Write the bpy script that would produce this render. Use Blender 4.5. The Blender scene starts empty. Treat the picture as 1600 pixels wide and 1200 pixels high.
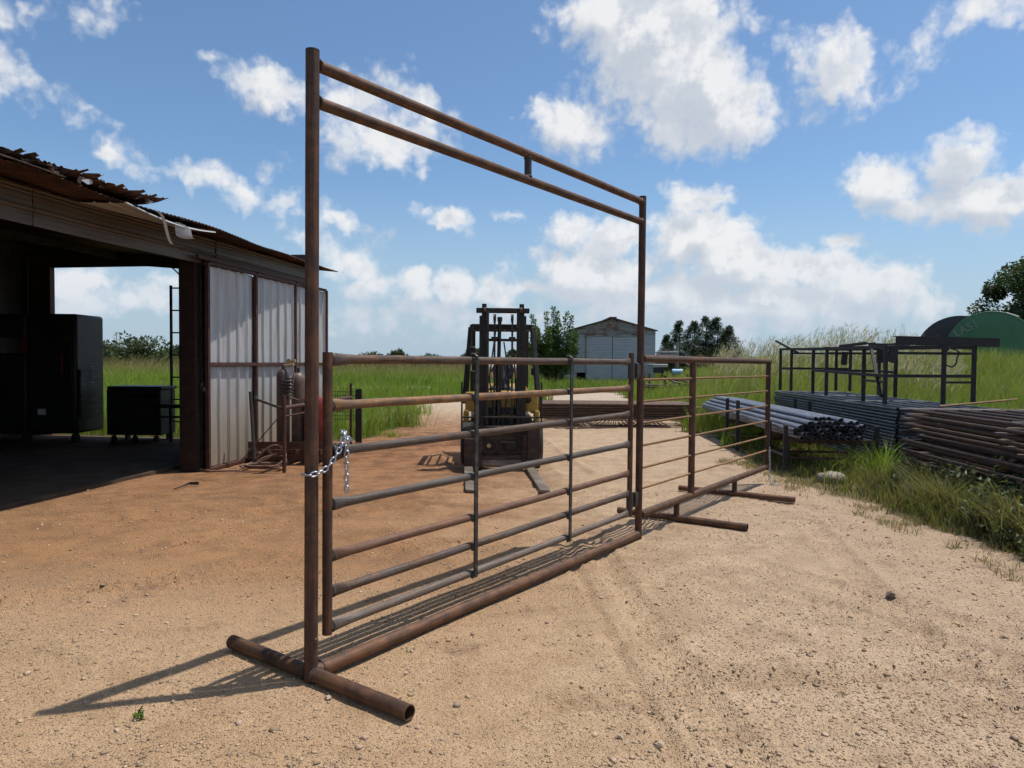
import bpy, bmesh, math, random
import numpy as np
from mathutils import Vector, Matrix
random.seed(7); RNG = np.random.default_rng(11)
sc = bpy.context.scene
COL = sc.collection
R = math.radians

# ------------------------------------------------------------------ camera
FPX, PITCH, ROLL, CAMH = 1121.7, 0.0308, 0.0075, 1.6
fw = Vector((0, math.cos(PITCH), -math.sin(PITCH)))
up0 = Vector((0, math.sin(PITCH), math.cos(PITCH))); rt0 = Vector((1, 0, 0))
rt = math.cos(ROLL)*rt0 + math.sin(ROLL)*up0
up = math.cos(ROLL)*up0 - math.sin(ROLL)*rt0
cam_d = bpy.data.cameras.new('camera'); cam = bpy.data.objects.new('camera', cam_d); COL.objects.link(cam)
cam.matrix_world = Matrix(((rt.x, up.x, -fw.x, 0), (rt.y, up.y, -fw.y, 0), (rt.z, up.z, -fw.z, CAMH), (0, 0, 0, 1)))
cam_d.sensor_width = 36; cam_d.lens = 36*FPX/1600; cam_d.clip_start = 0.05; cam_d.clip_end = 6000
sc.camera = cam

# ------------------------------------------------------------------ light, exposure
SUN = Vector((0.339, 0.104, 0.935)).normalized()
sun_d = bpy.data.lights.new('sun', 'SUN'); sun_d.energy = 4.6; sun_d.angle = R(0.53); sun_d.color = (1, .95, .87)
sun = bpy.data.objects.new('sun', sun_d); COL.objects.link(sun)
sun.rotation_euler = SUN.to_track_quat('Z', 'Y').to_euler(); sun.location = (3, 1, 30)
sc.view_settings.view_transform = 'Standard'; sc.view_settings.look = 'None'
sc.view_settings.exposure = 0.0; sc.view_settings.gamma = 1.0; sc.view_settings.use_curve_mapping = False
sc.render.engine = 'CYCLES'
sc.cycles.use_adaptive_sampling = True; sc.cycles.adaptive_threshold = .025; sc.cycles.adaptive_min_samples = 12
sc.cycles.max_bounces = 5; sc.cycles.diffuse_bounces = 2; sc.cycles.glossy_bounces = 3
sc.cycles.transmission_bounces = 3; sc.cycles.transparent_max_bounces = 4
sc.cycles.use_denoising = True; sc.cycles.sample_clamp_indirect = 6

class NT:
    """small helper to write node trees"""
    def __init__(s, tree): s.t = tree
    def n(s, typ, ins=None, **props):
        nd = s.t.nodes.new(typ)
        for k, v in props.items(): setattr(nd, k, v)
        for k, v in (ins or {}).items():
            sk = nd.inputs[k]
            if isinstance(v, bpy.types.NodeSocket): s.t.links.new(v, sk)
            else: sk.default_value = v
        return nd
    def m(s, op, a, b=0.0, c=None, clamp=False):
        ins = {0: a, 1: b}
        if c is not None: ins[2] = c
        return s.n('ShaderNodeMath', ins, operation=op, use_clamp=clamp).outputs[0]
    def vm(s, op, a, b=(0, 0, 0)):
        nd = s.n('ShaderNodeVectorMath', {0: a}, operation=op)
        if op == 'SCALE':
            sk = nd.inputs['Scale']
            if isinstance(b, bpy.types.NodeSocket): s.t.links.new(b, sk)
            else: sk.default_value = b
        elif op not in ('LENGTH', 'NORMALIZE'):
            if isinstance(b, bpy.types.NodeSocket): s.t.links.new(b, nd.inputs[1])
            else: nd.inputs[1].default_value = b
        return nd.outputs['Value'] if op in ('LENGTH', 'DOT_PRODUCT') else nd.outputs[0]
    def ss(s, v, a, b, lo=0.0, hi=1.0):
        return s.n('ShaderNodeMapRange', {0: v, 1: a, 2: b, 3: lo, 4: hi}, interpolation_type='SMOOTHSTEP').outputs[0]
    def noise(s, vec, scale, detail=4, rough=.55, dist=0, out='Fac', dim='3D'):
        return s.n('ShaderNodeTexNoise', {'Vector': vec, 'Scale': scale, 'Detail': detail, 'Roughness': rough, 'Distortion': dist}, noise_dimensions=dim).outputs[out]
    def mix(s, f, a, b, blend='MIX'):
        nd = s.n('ShaderNodeMix', data_type='RGBA', blend_type=blend)
        for k, v in ((0, f), (6, a), (7, b)):
            sk = nd.inputs[k]
            if isinstance(v, bpy.types.NodeSocket): s.t.links.new(v, sk)
            elif k == 0: sk.default_value = v
            else: sk.default_value = (*v, 1) if len(v) == 3 else v
        return nd.outputs[2]

# ------------------------------------------------------------------ sky with cumulus clouds
def sky_dir(px, py):
    d = fw + rt*((px-800)/FPX) - up*((py-600)/FPX); d.normalize()
    return math.atan2(d.x, d.y), math.asin(d.z)
# cloud banks: bearing and elevation taken from sightings (x, y), half-axes, tilt, fullness
CLOUDS = [(1010,60,125,115,25,1.1),(1090,150,115,75,25,1.1),(945,15,80,50,0,.9),(1065,195,90,32,10,.8),(1150,180,62,36,20,.8),(1040,5,90,45,0,.9),
 (890,198,66,44,-5,.85),(1295,118,58,52,-30,.8),(1265,105,40,30,0,.5),(1190,38,62,24,35,.34),(1345,75,50,16,20,.25),(1390,140,34,12,-10,.28),
 (1560,10,90,32,-8,.55),(1495,45,45,16,-30,.3),(1395,285,54,40,0,.85),(1500,255,52,42,0,.9),(1560,305,95,42,5,.95),(1490,325,60,24,0,.7),(1425,320,60,22,0,.6),
 (1092,318,52,38,0,.85),(1130,312,44,20,0,.7),(1110,362,84,42,10,.95),(1060,385,60,52,0,.9),(1150,415,120,48,8,1.05),(1270,428,120,36,8,.95),(1310,390,34,15,0,.65),
 (1365,452,70,38,10,.85),(1455,468,55,40,10,.5),(885,362,58,32,0,.85),(945,385,70,40,0,.9),(858,405,46,30,0,.8),(930,430,115,42,0,1),(1200,470,260,44,3,.8),
 (830,452,80,26,0,.7),(692,344,44,21,5,.75),(798,342,19,11,0,.5),(655,448,46,28,0,.75),(712,452,52,28,5,.8),(775,458,60,28,0,.75),(590,458,70,30,0,.6),
 (545,420,60,34,20,.5),(700,492,260,36,0,.46),(1050,486,360,48,0,.5),(1300,482,180,40,5,.46),(620,472,140,36,0,.42),(560,150,66,46,10,.62),(605,205,95,46,5,.7),(655,165,60,34,30,.45),(540,220,48,34,0,.5),
 (655,268,22,14,0,.34),(415,140,64,30,18,.75),(290,275,80,22,14,.45),(380,305,96,24,20,.5),(445,325,56,24,10,.55),(545,352,60,22,28,.5),(520,392,60,24,20,.42),
 (168,238,24,16,0,.5),(425,262,28,22,0,.4),(345,96,26,12,20,.3),(190,205,18,8,0,.25),(20,125,75,28,18,.36),(100,142,46,14,30,.28),(40,10,110,22,-8,.34),
 (130,438,62,28,0,.6),(215,470,80,30,0,.55),(120,478,90,24,0,.5),(280,440,50,20,0,.5)]
world = bpy.data.worlds.new('World'); sc.world = world; world.use_nodes = True
wt = NT(world.node_tree); world.node_tree.nodes.clear()
def cloud_group(name, clouds, warp):
    gt = bpy.data.node_groups.new(name, 'ShaderNodeTree')
    gt.interface.new_socket('P', in_out='INPUT', socket_type='NodeSocketVector')
    for so in 'DSF': gt.interface.new_socket(so, in_out='OUTPUT', socket_type='NodeSocketFloat')
    g = NT(gt); gi = g.n('NodeGroupInput'); go = g.n('NodeGroupOutput')
    P = gi.outputs[0]
    w2 = g.vm('SCALE', g.vm('SUBTRACT', g.noise(P, 26, 3, .6, out='Color', dim='2D'), (.5, .5, .5)), .030)
    if warp:
        w1 = g.vm('SCALE', g.vm('SUBTRACT', g.noise(P, 7, 2, .5, out='Color', dim='2D'), (.5, .5, .5)), .045)
        PW = g.vm('MULTIPLY', g.vm('ADD', g.vm('ADD', P, w1), w2), (1, 1, 0))
    else: PW = P
    acc = None
    for (x, y, rx, ry, a, w) in clouds:
        az, el = sky_dir(x, y)
        # each cloud reads its input after the one before it, so the shader needs little memory
        src = PW if acc is None else g.n('ShaderNodeVectorMath', {0: acc, 1: (1e-9, 1e-9, 0), 2: PW}, operation='MULTIPLY_ADD').outputs[0]
        mp = g.n('ShaderNodeMapping', {'Vector': src, 'Location': (az, el, 0), 'Rotation': (0, 0, -R(a)), 'Scale': (1.22*rx/FPX, 1.22*ry/FPX, 1)}, vector_type='TEXTURE')
        v = g.m('MULTIPLY_ADD', g.vm('LENGTH', mp.outputs[0]), -w, w)
        acc = v if acc is None else g.m('SMOOTH_MAX', acc, v, .12)
    # the rest of the sky carries the same kind of scattered cumulus
    sp = g.n('ShaderNodeSeparateXYZ', {0: P})
    outm = g.m('MAXIMUM', g.ss(g.m('ABSOLUTE', sp.outputs[0]), .66, .85), g.ss(sp.outputs[1], .50, .62))
    gen = g.m('MULTIPLY', g.m('SUBTRACT', g.noise(g.vm('MULTIPLY', P, (1, 1.8, 1)), 3.2, 3, .5, dim='2D'), .52), 5.0)
    acc = g.m('MAXIMUM', acc, g.m('SUBTRACT', g.m('MULTIPLY', gen, outm), g.m('SUBTRACT', 1, outm)))
    fb = g.noise(P, 17, 8 if warp else 4, .60, dim='2D')
    vo = g.n('ShaderNodeTexVoronoi', {'Vector': g.vm('ADD', P, w2), 'Scale': 38.0, 'Detail': 1.0, 'Roughness': .6}, feature='F1', voronoi_dimensions='2D').outputs['Distance']
    D = g.m('ADD', acc, g.m('MULTIPLY', g.m('SUBTRACT', fb, .5), 1.0))
    D = g.m('ADD', D, g.m('MULTIPLY', g.m('SUBTRACT', .42, vo), .26))
    gt.links.new(D, go.inputs[0]); gt.links.new(acc, go.inputs[1]); gt.links.new(fb, go.inputs[2]); return gt
gt = cloud_group('cloud_field', CLOUDS, True)
gt_soft = cloud_group('cloud_field_soft', [c for c in CLOUDS if c[5] >= .75], False)
tc = wt.n('ShaderNodeTexCoord').outputs['Generated']
sx = wt.n('ShaderNodeSeparateXYZ', {0: tc})
az = wt.m('ARCTAN2', sx.outputs[0], sx.outputs[1]); el = wt.m('ARCSINE', sx.outputs[2])
PP = wt.n('ShaderNodeCombineXYZ', {0: az, 1: el}).outputs[0]
def field(p, gt=gt):
    nd = wt.n('ShaderNodeGroup'); nd.node_tree = gt; wt.t.links.new(p, nd.inputs[0]); return nd.outputs
f0 = field(PP); f1 = field(wt.vm('ADD', PP, (.014, .030, 0)), gt_soft); f2 = field(PP, gt_soft)
d0, d1 = f0[0], f1[0]
billow = wt.ss(wt.m('SUBTRACT', f0[2], f1[2]), -.16, .14)
under = wt.ss(wt.m('SUBTRACT', f1[1], f2[1]), -.04, .34)
alpha = wt.ss(d0, -.05, .50)
lit = wt.ss(wt.m('SUBTRACT', d0, d1), -.55, .42)
core = wt.ss(d0, .35, 1.35)
sky = wt.n('ShaderNodeTexSky', sky_type='NISHITA')
sky.sun_disc = False; sky.sun_elevation = math.asin(SUN.z); sky.sun_rotation = math.atan2(SUN.x, SUN.y)
sky.altitude = 300; sky.air_density = 1.0; sky.dust_density = 1.2; sky.ozone_density = 1.5
elp = wt.m('MAXIMUM', el, 0.0)
skyc = wt.mix(1.0, sky.outputs[0], (.80, .97, 1.08), 'MULTIPLY')
SKY_S = .125
shade = wt.mix(lit, (4.9, 5.2, 5.7), (7.0, 7.05, 7.15))
shade = wt.mix(wt.m('MULTIPLY', core, wt.ss(wt.m('SUBTRACT', d0, d1), .15, -.45)), shade, (3.9, 4.25, 4.8))
shade = wt.mix(wt.m('MULTIPLY', under, .62), shade, (4.3, 4.75, 5.4))
shade = wt.mix(wt.m('MULTIPLY', wt.m('SUBTRACT', 1, billow), wt.m('MULTIPLY', wt.ss(d0, .12, .8), .78)), shade, (4.25, 4.7, 5.4))
hz = wt.ss(el, .16, .0)
shade = wt.mix(wt.m('MULTIPLY', hz, .75), shade, (4.7, 5.35, 6.2))
alpha = wt.m('MULTIPLY', alpha, wt.ss(el, .0, .035, .25, .97))
hzc = wt.mix(wt.m('MULTIPLY', wt.ss(el, .26, .0), .85), skyc, (3.5, 4.5, 5.5))
colr = wt.mix(alpha, hzc, shade)
below = wt.ss(el, -.02, -.06)
colr = wt.mix(below, colr, (1.5, 1.3, 1.0))
bg = wt.n('ShaderNodeBackground', {'Color': colr, 'Strength': SKY_S})
wo = wt.n('ShaderNodeOutputWorld', {'Surface': bg.outputs[0]})
world.cycles.sampling_method = 'MANUAL'; world.cycles.sample_map_resolution = 512

# ------------------------------------------------------------------ object helpers
class MB:
    def __init__(s): s.v, s.f, s.uv = [], [], []
    def face(s, idx, uv=None):
        s.f.append(tuple(idx)); s.uv.append(uv or [(0, 0)]*len(idx))
    def box(s, c, size, M=None):
        c = Vector(c); h = Vector(size)*.5; b = len(s.v)
        for z in (-1, 1):
            for y in (-1, 1):
                for x in (-1, 1):
                    p = Vector((x*h.x, y*h.y, z*h.z)); s.v.append((M @ p if M else p) + c)
        for q, (u, w) in (((0, 2, 3, 1), (1, 0)), ((4, 5, 7, 6), (0, 1)), ((0, 1, 5, 4), (0, 2)), ((2, 6, 7, 3), (2, 0)), ((0, 4, 6, 2), (2, 1)), ((1, 3, 7, 5), (1, 2))):
            s.face([b+i for i in q], [(s.v[b+i][0]+s.v[b+i][1], s.v[b+i][2]) for i in q])
        return s
    def bar(s, p0, p1, w, h, upv=(0, 0, 1)):
        """rectangular bar from p0 to p1, w sideways, h along upv"""
        p0, p1 = Vector(p0), Vector(p1); d = (p1-p0); L = d.length; d.normalize()
        u = Vector(upv); sd = d.cross(u)
        if sd.length < 1e-4: sd = d.cross(Vector((0, 1, 0)))
        sd.normalize(); u = sd.cross(d)
        M = Matrix((sd, d, u)).transposed()
        return s.box((p0+p1)/2, (w, L, h), M)
    def rings(s, rings, cap0=True, cap1=True, us=None):
        b = len(s.v); n = len(rings[0])
        for r_ in rings: s.v.extend(r_)
        if us is None:
            us = [0]
            for i in range(1, len(rings)): us.append(us[-1] + (sum(rings[i], Vector())/n - sum(rings[i-1], Vector())/n).length)
        for i in range(len(rings)-1):
            for j in range(n):
                k = (j+1) % n
                s.face([b+i*n+j, b+i*n+k, b+(i+1)*n+k, b+(i+1)*n+j], [(us[i], j/n), (us[i], (j+1)/n), (us[i+1], (j+1)/n), (us[i+1], j/n)])
        if cap0: s.face([b+j for j in reversed(range(n))], [(us[0], 0)]*n)
        if cap1: s.face([b+(len(rings)-1)*n+j for j in range(n)], [(us[-1], 0)]*n)
        return s
    def tube(s, p0, p1, r0, r1=None, n=14, hollow0=False, hollow1=False, segs=1, wob=0, flare=0, flat=None):
        p0, p1 = Vector(p0), Vector(p1); r1 = r0 if r1 is None else r1
        d = p1-p0; L = d.length; d.normalize()
        a = Vector((0, 0, 1)) if abs(d.z) < .9 else Vector((0, 1, 0))
        sd = d.cross(a).normalized(); u = sd.cross(d)
        st = [i/segs for i in range(segs+1)]
        if flare:
            e = min(.15/L, .3); st = sorted(set([0, e*.25, e*.6, e] + [x for x in st if e < x < 1-e] + [1-e, 1-e*.6, 1-e*.25, 1]))
        rg = []
        for t in st:
            r = r0+(r1-r0)*t; ru = rs = r
            if flare:
                q = max(0, 1-min(t, 1-t)/e); q = q*q*(3-2*q); ru = r*(1+flare*q); rs = r*(1-.62*q)
            c = p0+d*(L*t)
            if wob and 0 < t < 1: c = c + sd*random.uniform(-wob, wob) + u*random.uniform(-wob, wob)
            rg.append([c + sd*(rs*math.cos(2*math.pi*j/n)) + u*(ru*math.sin(2*math.pi*j/n)) for j in range(n)])
        def inner(c, sign):
            return [[c + sd*(q*math.cos(2*math.pi*j/n)) + u*(q*math.sin(2*math.pi*j/n)) for j in range(n)] for c, q in ((c, r0*.86), (c+d*(sign*.25), r0*.84))]
        if hollow1:
            rg += inner(p1, -1)
        if hollow0:
            rg = list(reversed(inner(p0, 1))) + rg
        s.rings(rg); return s
    def path(s, pts, r, n=8, closed=False):
        pts = [Vector(p) for p in pts]; m = len(pts); rg = []; N = None
        for i, p in enumerate(pts):
            t = (pts[(i+1) % m]-pts[i-1]) if closed else (pts[min(i+1, m-1)]-pts[max(i-1, 0)])
            t.normalize()
            if N is None:
                N = t.cross(Vector((0, 0, 1)));
                if N.length < 1e-3: N = t.cross(Vector((0, 1, 0)))
            N = (N - t*N.dot(t)).normalized(); B = t.cross(N)
            q = r[i] if isinstance(r, (list, tuple)) else r
            rg.append([p + N*(q*math.cos(2*math.pi*j/n)) + B*(q*math.sin(2*math.pi*j/n)) for j in range(n)])
        if closed:
            rg.append(list(rg[0])); return s.rings(rg, False, False)
        return s.rings(rg)
    def lathe(s, c, prof, n=20, axis='Z'):
        c = Vector(c); rg = []
        for r, h in prof:
            ring = []
            for j in range(n):
                a = 2*math.pi*j/n; x, y = r*math.cos(a), r*math.sin(a)
                ring.append(c + (Vector((x, y, h)) if axis == 'Z' else Vector((h, x, y)) if axis == 'X' else Vector((y, h, x))))
            rg.append(ring)
        return s.rings(rg)
    def mesh(s, name):
        me = bpy.data.meshes.new(name)
        me.from_pydata([tuple(v) for v in s.v], [], s.f)
        uv = me.uv_layers.new(name='UVMap')
        uv.data.foreach_set('uv', np.array([c for f in s.uv for p in f for c in p], dtype=np.float32))
        return me

def shade_auto(me, ang=40):
    me.polygons.foreach_set('use_smooth', [True]*len(me.polygons))
    bm = bmesh.new(); bm.from_mesh(me)
    for e in bm.edges:
        if len(e.link_faces) != 2 or e.calc_face_angle(0) > R(ang): e.smooth = False
    bm.to_mesh(me); bm.free()

def put(name, mb, mat, parent=None, label=None, kind=None, bevel=0, ang=40):
    me = mb.mesh(name) if isinstance(mb, MB) else mb
    if not me.materials: me.materials.append(mat)
    shade_auto(me, ang)
    o = bpy.data.objects.new(name, me); COL.objects.link(o)
    if bevel:
        b = o.modifiers.new('bevel', 'BEVEL'); b.width = bevel; b.segments = 2; b.limit_method = 'ANGLE'
    if parent is not None:
        o.parent = parent
        if parent.type == 'EMPTY' and not parent.get('local'): o.matrix_parent_inverse = Matrix.Translation(-Vector(parent.location))
    if label: o['label'] = label
    if kind: o['kind'] = kind
    return o
def tag(o, label, cat, group=None):
    o['label'] = label; o['category'] = cat
    if group: o['group'] = group
    return o
def thing(name, label, cat, loc=(0, 0, 0), group=None, local=False, rotz=0):
    o = bpy.data.objects.new(name, None); COL.objects.link(o); o.location = loc; o.empty_display_size = .1
    if local: o['local'] = 1; o.rotation_euler = (0, 0, rotz)
    return tag(o, label, cat, group)
def copy_tree(o, parent=None):
    c = o.copy(); COL.objects.link(c)
    if parent is not None: c.parent = parent
    for ch in list(o.children): copy_tree(ch, c)
    return c
def np_mesh(name, V, tris=None, quads=None, col=None, smooth=False):
    me = bpy.data.meshes.new(name)
    V = np.ascontiguousarray(V, dtype=np.float32)
    parts, starts, tot = [], [], 0
    if quads is not None and len(quads):
        parts.append(np.asarray(quads, np.int32).ravel()); starts.append(np.arange(len(quads))*4); tot = 4*len(quads)
    if tris is not None and len(tris):
        parts.append(np.asarray(tris, np.int32).ravel()); starts.append(tot+np.arange(len(tris))*3)
    L = np.concatenate(parts); S = np.concatenate(starts).astype(np.int32)
    me.vertices.add(len(V)); me.vertices.foreach_set('co', V.ravel())
    me.loops.add(len(L)); me.loops.foreach_set('vertex_index', L)
    me.polygons.add(len(S)); me.polygons.foreach_set('loop_start', S)
    if col is not None:
        a = me.attributes.new('Col', 'FLOAT_COLOR', 'POINT')
        a.data.foreach_set('color', np.concatenate([col, np.ones((len(col), 1))], 1).astype(np.float32).ravel())
    me.update(calc_edges=True)
    if smooth: me.polygons.foreach_set('use_smooth', [True]*len(S))
    return me
def link(name, me, mat, parent=None, kind=None):
    if not me.materials: me.materials.append(mat)
    o = bpy.data.objects.new(name, me); COL.objects.link(o)
    if parent is not None:
        o.parent = parent
        if parent.type == 'EMPTY' and not parent.get('local'): o.matrix_parent_inverse = Matrix.Translation(-Vector(parent.location))
    if kind: o['kind'] = kind
    return o
_lat = RNG.random((256, 256))
def vnoise(x, y):
    xi = np.floor(x).astype(int); yi = np.floor(y).astype(int); fx = x-xi; fy = y-yi
    fx = fx*fx*(3-2*fx); fy = fy*fy*(3-2*fy)
    a = _lat[xi % 256, yi % 256]; b = _lat[(xi+1) % 256, yi % 256]; c = _lat[xi % 256, (yi+1) % 256]; d = _lat[(xi+1) % 256, (yi+1) % 256]
    return (a*(1-fx)+b*fx)*(1-fy)+(c*(1-fx)+d*fx)*fy
def fbm(x, y, o=4):
    s = 0; a = .5
    for i in range(o): s = s+a*vnoise(x*2**i+17*i, y*2**i+5*i); a *= .5
    return s

# ------------------------------------------------------------------ materials
MATS = {}
def new_mat(name):
    m = bpy.data.materials.new(name); m.use_nodes = True; m.node_tree.nodes.clear(); MATS[name] = m
    return m, NT(m.node_tree)
def finish(t, base, rough=.6, metal=0, bump=None, bstr=.3, bdist=.01, **kw):
    p = t.n('ShaderNodeBsdfPrincipled')
    for k, v in (('Base Color', base), ('Roughness', rough), ('Metallic', metal)):
        if isinstance(v, bpy.types.NodeSocket): t.t.links.new(v, p.inputs[k])
        else: p.inputs[k].default_value = (*v, 1) if k == 'Base Color' else v
    for k, v in kw.items(): p.inputs[k.replace('_', ' ')].default_value = v
    if bump is not None:
        b = t.n('ShaderNodeBump', {'Strength': bstr, 'Distance': bdist, 'Height': bump}); t.t.links.new(b.outputs[0], p.inputs['Normal'])
    o = t.n('ShaderNodeOutputMaterial'); t.t.links.new(p.outputs[0], o.inputs[0]); return p
def rusty(name, dark, rust, grey, f_rust=.5, f_grey=.3, rough=.62, metal=.25, streak=True, scale=1.0):
    m, t = new_mat(name)
    tcn = t.n('ShaderNodeTexCoord'); oi = t.n('ShaderNodeObjectInfo').outputs['Random']
    off = t.n('ShaderNodeCombineXYZ', {0: t.m('MULTIPLY', oi, 37.0), 1: t.m('MULTIPLY', oi, 11.0), 2: t.m('MULTIPLY', oi, 71.0)}).outputs[0]
    ob = t.vm('ADD', tcn.outputs['Object'], off)
    uv = t.vm('ADD', t.vm('MULTIPLY', tcn.outputs['UV'], (1.0, 3.0, 1)), off)
    a = t.noise(ob, 9*scale, 6, .65); b = t.noise(ob, 60*scale, 4, .6); s = t.noise(t.vm('MULTIPLY', uv, (2.2, 5, 1)), 1.6, 5, .6)
    fr = t.ss(t.m('ADD', t.m('MULTIPLY', a, .5), t.m('MULTIPLY', s, .5)), .62-f_rust*.35, .78-f_rust*.35)
    fg = t.ss(t.m('ADD', t.m('MULTIPLY', s, .7), t.m('MULTIPLY', t.noise(ob, 3.1*scale, 3, .5), .3)), .68-f_grey*.35, .80-f_grey*.35)
    c = t.mix(fr, dark, rust); c = t.mix(fg, c, grey)
    c = t.mix(t.m('MULTIPLY', b, .7), c, t.mix(1.0, c, (.42, .38, .36), 'MULTIPLY'))
    v = t.m('ADD', .75, t.m('MULTIPLY', oi, .5))
    c = t.mix(1.0, c, t.n('ShaderNodeCombineXYZ', {0: v, 1: v, 2: v}).outputs[0], 'MULTIPLY')
    finish(t, c, t.m('ADD', rough-.1, t.m('MULTIPLY', b, .25)), metal, bump=t.m('ADD', a, b), bstr=.25, bdist=.004)
    return m
M_POST = rusty('rusty_brown_steel', (.062, .034, .024), (.15, .064, .032), (.10, .08, .068), .5, .15)
M_FRAME = rusty('rust_streaked_pipe', (.075, .04, .026), (.165, .078, .036), (.11, .088, .072), .55, .2)
M_RAIL = [rusty('worn_gate_pipe', (.09, .06, .044), (.24, .115, .05), (.15, .128, .112), .45, .55),
          rusty('orange_topped_pipe', (.12, .072, .046), (.29, .145, .055), (.155, .128, .108), .55, .4),
          rusty('brown_gate_pipe', (.12, .066, .045), (.19, .095, .052), (.17, .135, .115), .5, .3),
          rusty('mill_grey_pipe', (.11, .082, .064), (.23, .12, .06), (.165, .142, .124), .4, .65)]
M_JAMB = rusty('shaded_brown_jamb_steel', (.03, .02, .016), (.06, .03, .022), (.04, .03, .026), .4, .2)  # brown taken down to hold the shade on the jamb's face
M_STEEL = rusty('dark_mill_steel', (.055, .05, .048), (.12, .065, .04), (.11, .105, .10), .3, .5, rough=.5, metal=.4)
M_ROD = rusty('ochre_rod_steel', (.22, .13, .06), (.36, .19, .07), (.26, .17, .1), .6, .2)
M_WELD = rusty('weld_metal', (.07, .06, .055), (.14, .08, .05), (.17, .16, .15), .35, .5, rough=.5, metal=.45)
M_GREYPIPE = rusty('blue_grey_pipe_coating', (.16, .17, .20), (.14, .12, .12), (.27, .28, .33), .15, .7, rough=.38, metal=.55)
M_STACK = rusty('dark_blue_grey_panel_steel', (.075, .08, .09), (.10, .07, .055), (.16, .17, .19), .2, .55, rough=.42, metal=.45)
M_RUSTPANEL = rusty('dull_brown_panel_steel', (.085, .055, .042), (.17, .085, .045), (.15, .12, .10), .5, .35)
M_RUSTSHADED = rusty('shaded_brown_panel_steel', (.045, .032, .026), (.105, .055, .032), (.085, .07, .06), .5, .3)  # darker copy of the panel brown; the stacks' shade is in the colour
M_RUSTRED = rusty('red_oxide_tube', (.085, .038, .028), (.13, .056, .036), (.12, .085, .07), .45, .2)
M_RACK = rusty('near_black_angle_iron', (.026, .024, .024), (.055, .036, .027), (.045, .042, .042), .25, .4, rough=.75, metal=0)
M_FLTBLK = rusty('oily_black_mast', (.022, .019, .017), (.06, .036, .024), (.048, .043, .04), .35, .35, rough=.48, metal=.3)
M_FLTBRN = rusty('dusty_brown_carriage', (.04, .028, .022), (.09, .056, .036), (.10, .078, .062), .5, .35, rough=.65)
M_FORK = rusty('worn_fork_steel', (.20, .16, .12), (.26, .17, .10), (.34, .29, .23), .4, .6, rough=.55, metal=.3)
M_YEL = rusty('faded_yellow_paint', (.44, .27, .035), (.27, .15, .04), (.50, .33, .07), .3, .5, rough=.5, metal=0)
M_ROOFRUST = rusty('rusted_roof_sheet', (.055, .033, .026), (.13, .06, .04), (.30, .26, .24), .6, .15, scale=.6)

def simple(name, col, rough=.6, metal=0, var=.25, scale=8, bstr=.1, spec=.5):
    m, t = new_mat(name)
    ob = t.n('ShaderNodeTexCoord').outputs['Object']
    a = t.noise(ob, scale, 6, .6)
    c = t.mix(t.m('MULTIPLY', t.ss(a, .35, .7), var*2, clamp=True), col, tuple(x*.5 for x in col))
    finish(t, c, rough, metal, bump=a, bstr=bstr, bdist=.004, Specular_IOR_Level=spec); return m
M_CHAIN = simple('zinc_chain', (.46, .48, .52), .36, .9, .2, 60)
M_BLACK = simple('matte_black_paint', (.016, .017, .019), .5)
M_RUBBER = simple('black_rubber', (.022, .021, .02), .8)
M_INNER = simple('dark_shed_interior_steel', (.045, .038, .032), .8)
M_RED = simple('red_cylinder_paint', (.22, .02, .02), .4)
M_REDDULL = simple('dull_red_paint', (.16, .015, .02), .5)
M_WHITE = simple('dirty_white_paint', (.62, .58, .52), .5, 0, .15, 5)
M_CREAM = simple('cream_tank_paint', (.78, .72, .62), .45, 0, .12, 4)
M_TRAILER = simple('chalky_white_trailer_paint', (.40, .385, .375), .6, 0, .2, 2)
M_BRASS = simple('brass_gauge', (.45, .36, .2), .35, .6)
M_CYL = simple('dusty_brown_cylinder_paint', (.15, .10, .075), .5, 0, .3, 9)
M_CYLD = simple('dark_brown_cylinder_paint', (.075, .045, .035), .45, 0, .3, 9)
M_HOSE = simple('dusty_red_hose', (.20, .11, .08), .7)
M_BLUE = simple('pale_blue_plastic', (.25, .42, .60), .5)
M_TANKG = simple('dark_green_tank_paint', (.05, .165, .075), .55, 0, .2, .8)
M_TANKD = simple('charcoal_tank_wall', (.045, .045, .05), .7, 0, .3, .7)
M_PRINT = simple('faded_white_lettering', (.17, .23, .19), .7)
M_PRINT2 = simple('grey_white_lettering', (.20, .19, .18), .7)
M_SEAT = simple('navy_vinyl', (.022, .028, .05), .5)
M_WOOD = simple('weathered_grey_wood', (.26, .22, .18), .8, 0, .3, 6)
M_BARK = simple('brown_bark', (.10, .075, .055), .9, 0, .4, 10, .6)
M_FLOORSHADE = simple('shaded_dirt_floor', (.105, .072, .050), .95, 0, .4, 2.5, .6, .1)  # dirt brown darkened so the shed floor reads as shaded
M_ROCK2 = simple('dusty_tan_stone', (.40, .30, .21), .9, 0, .25, 40, .6)
M_CLOD = simple('dark_clod_earth', (.14, .10, .075), .95, 0, .3, 40, .8)
M_ROCK = simple('pale_limestone', (.29, .25, .20), .85, 0, .25, 12, .6)

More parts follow.
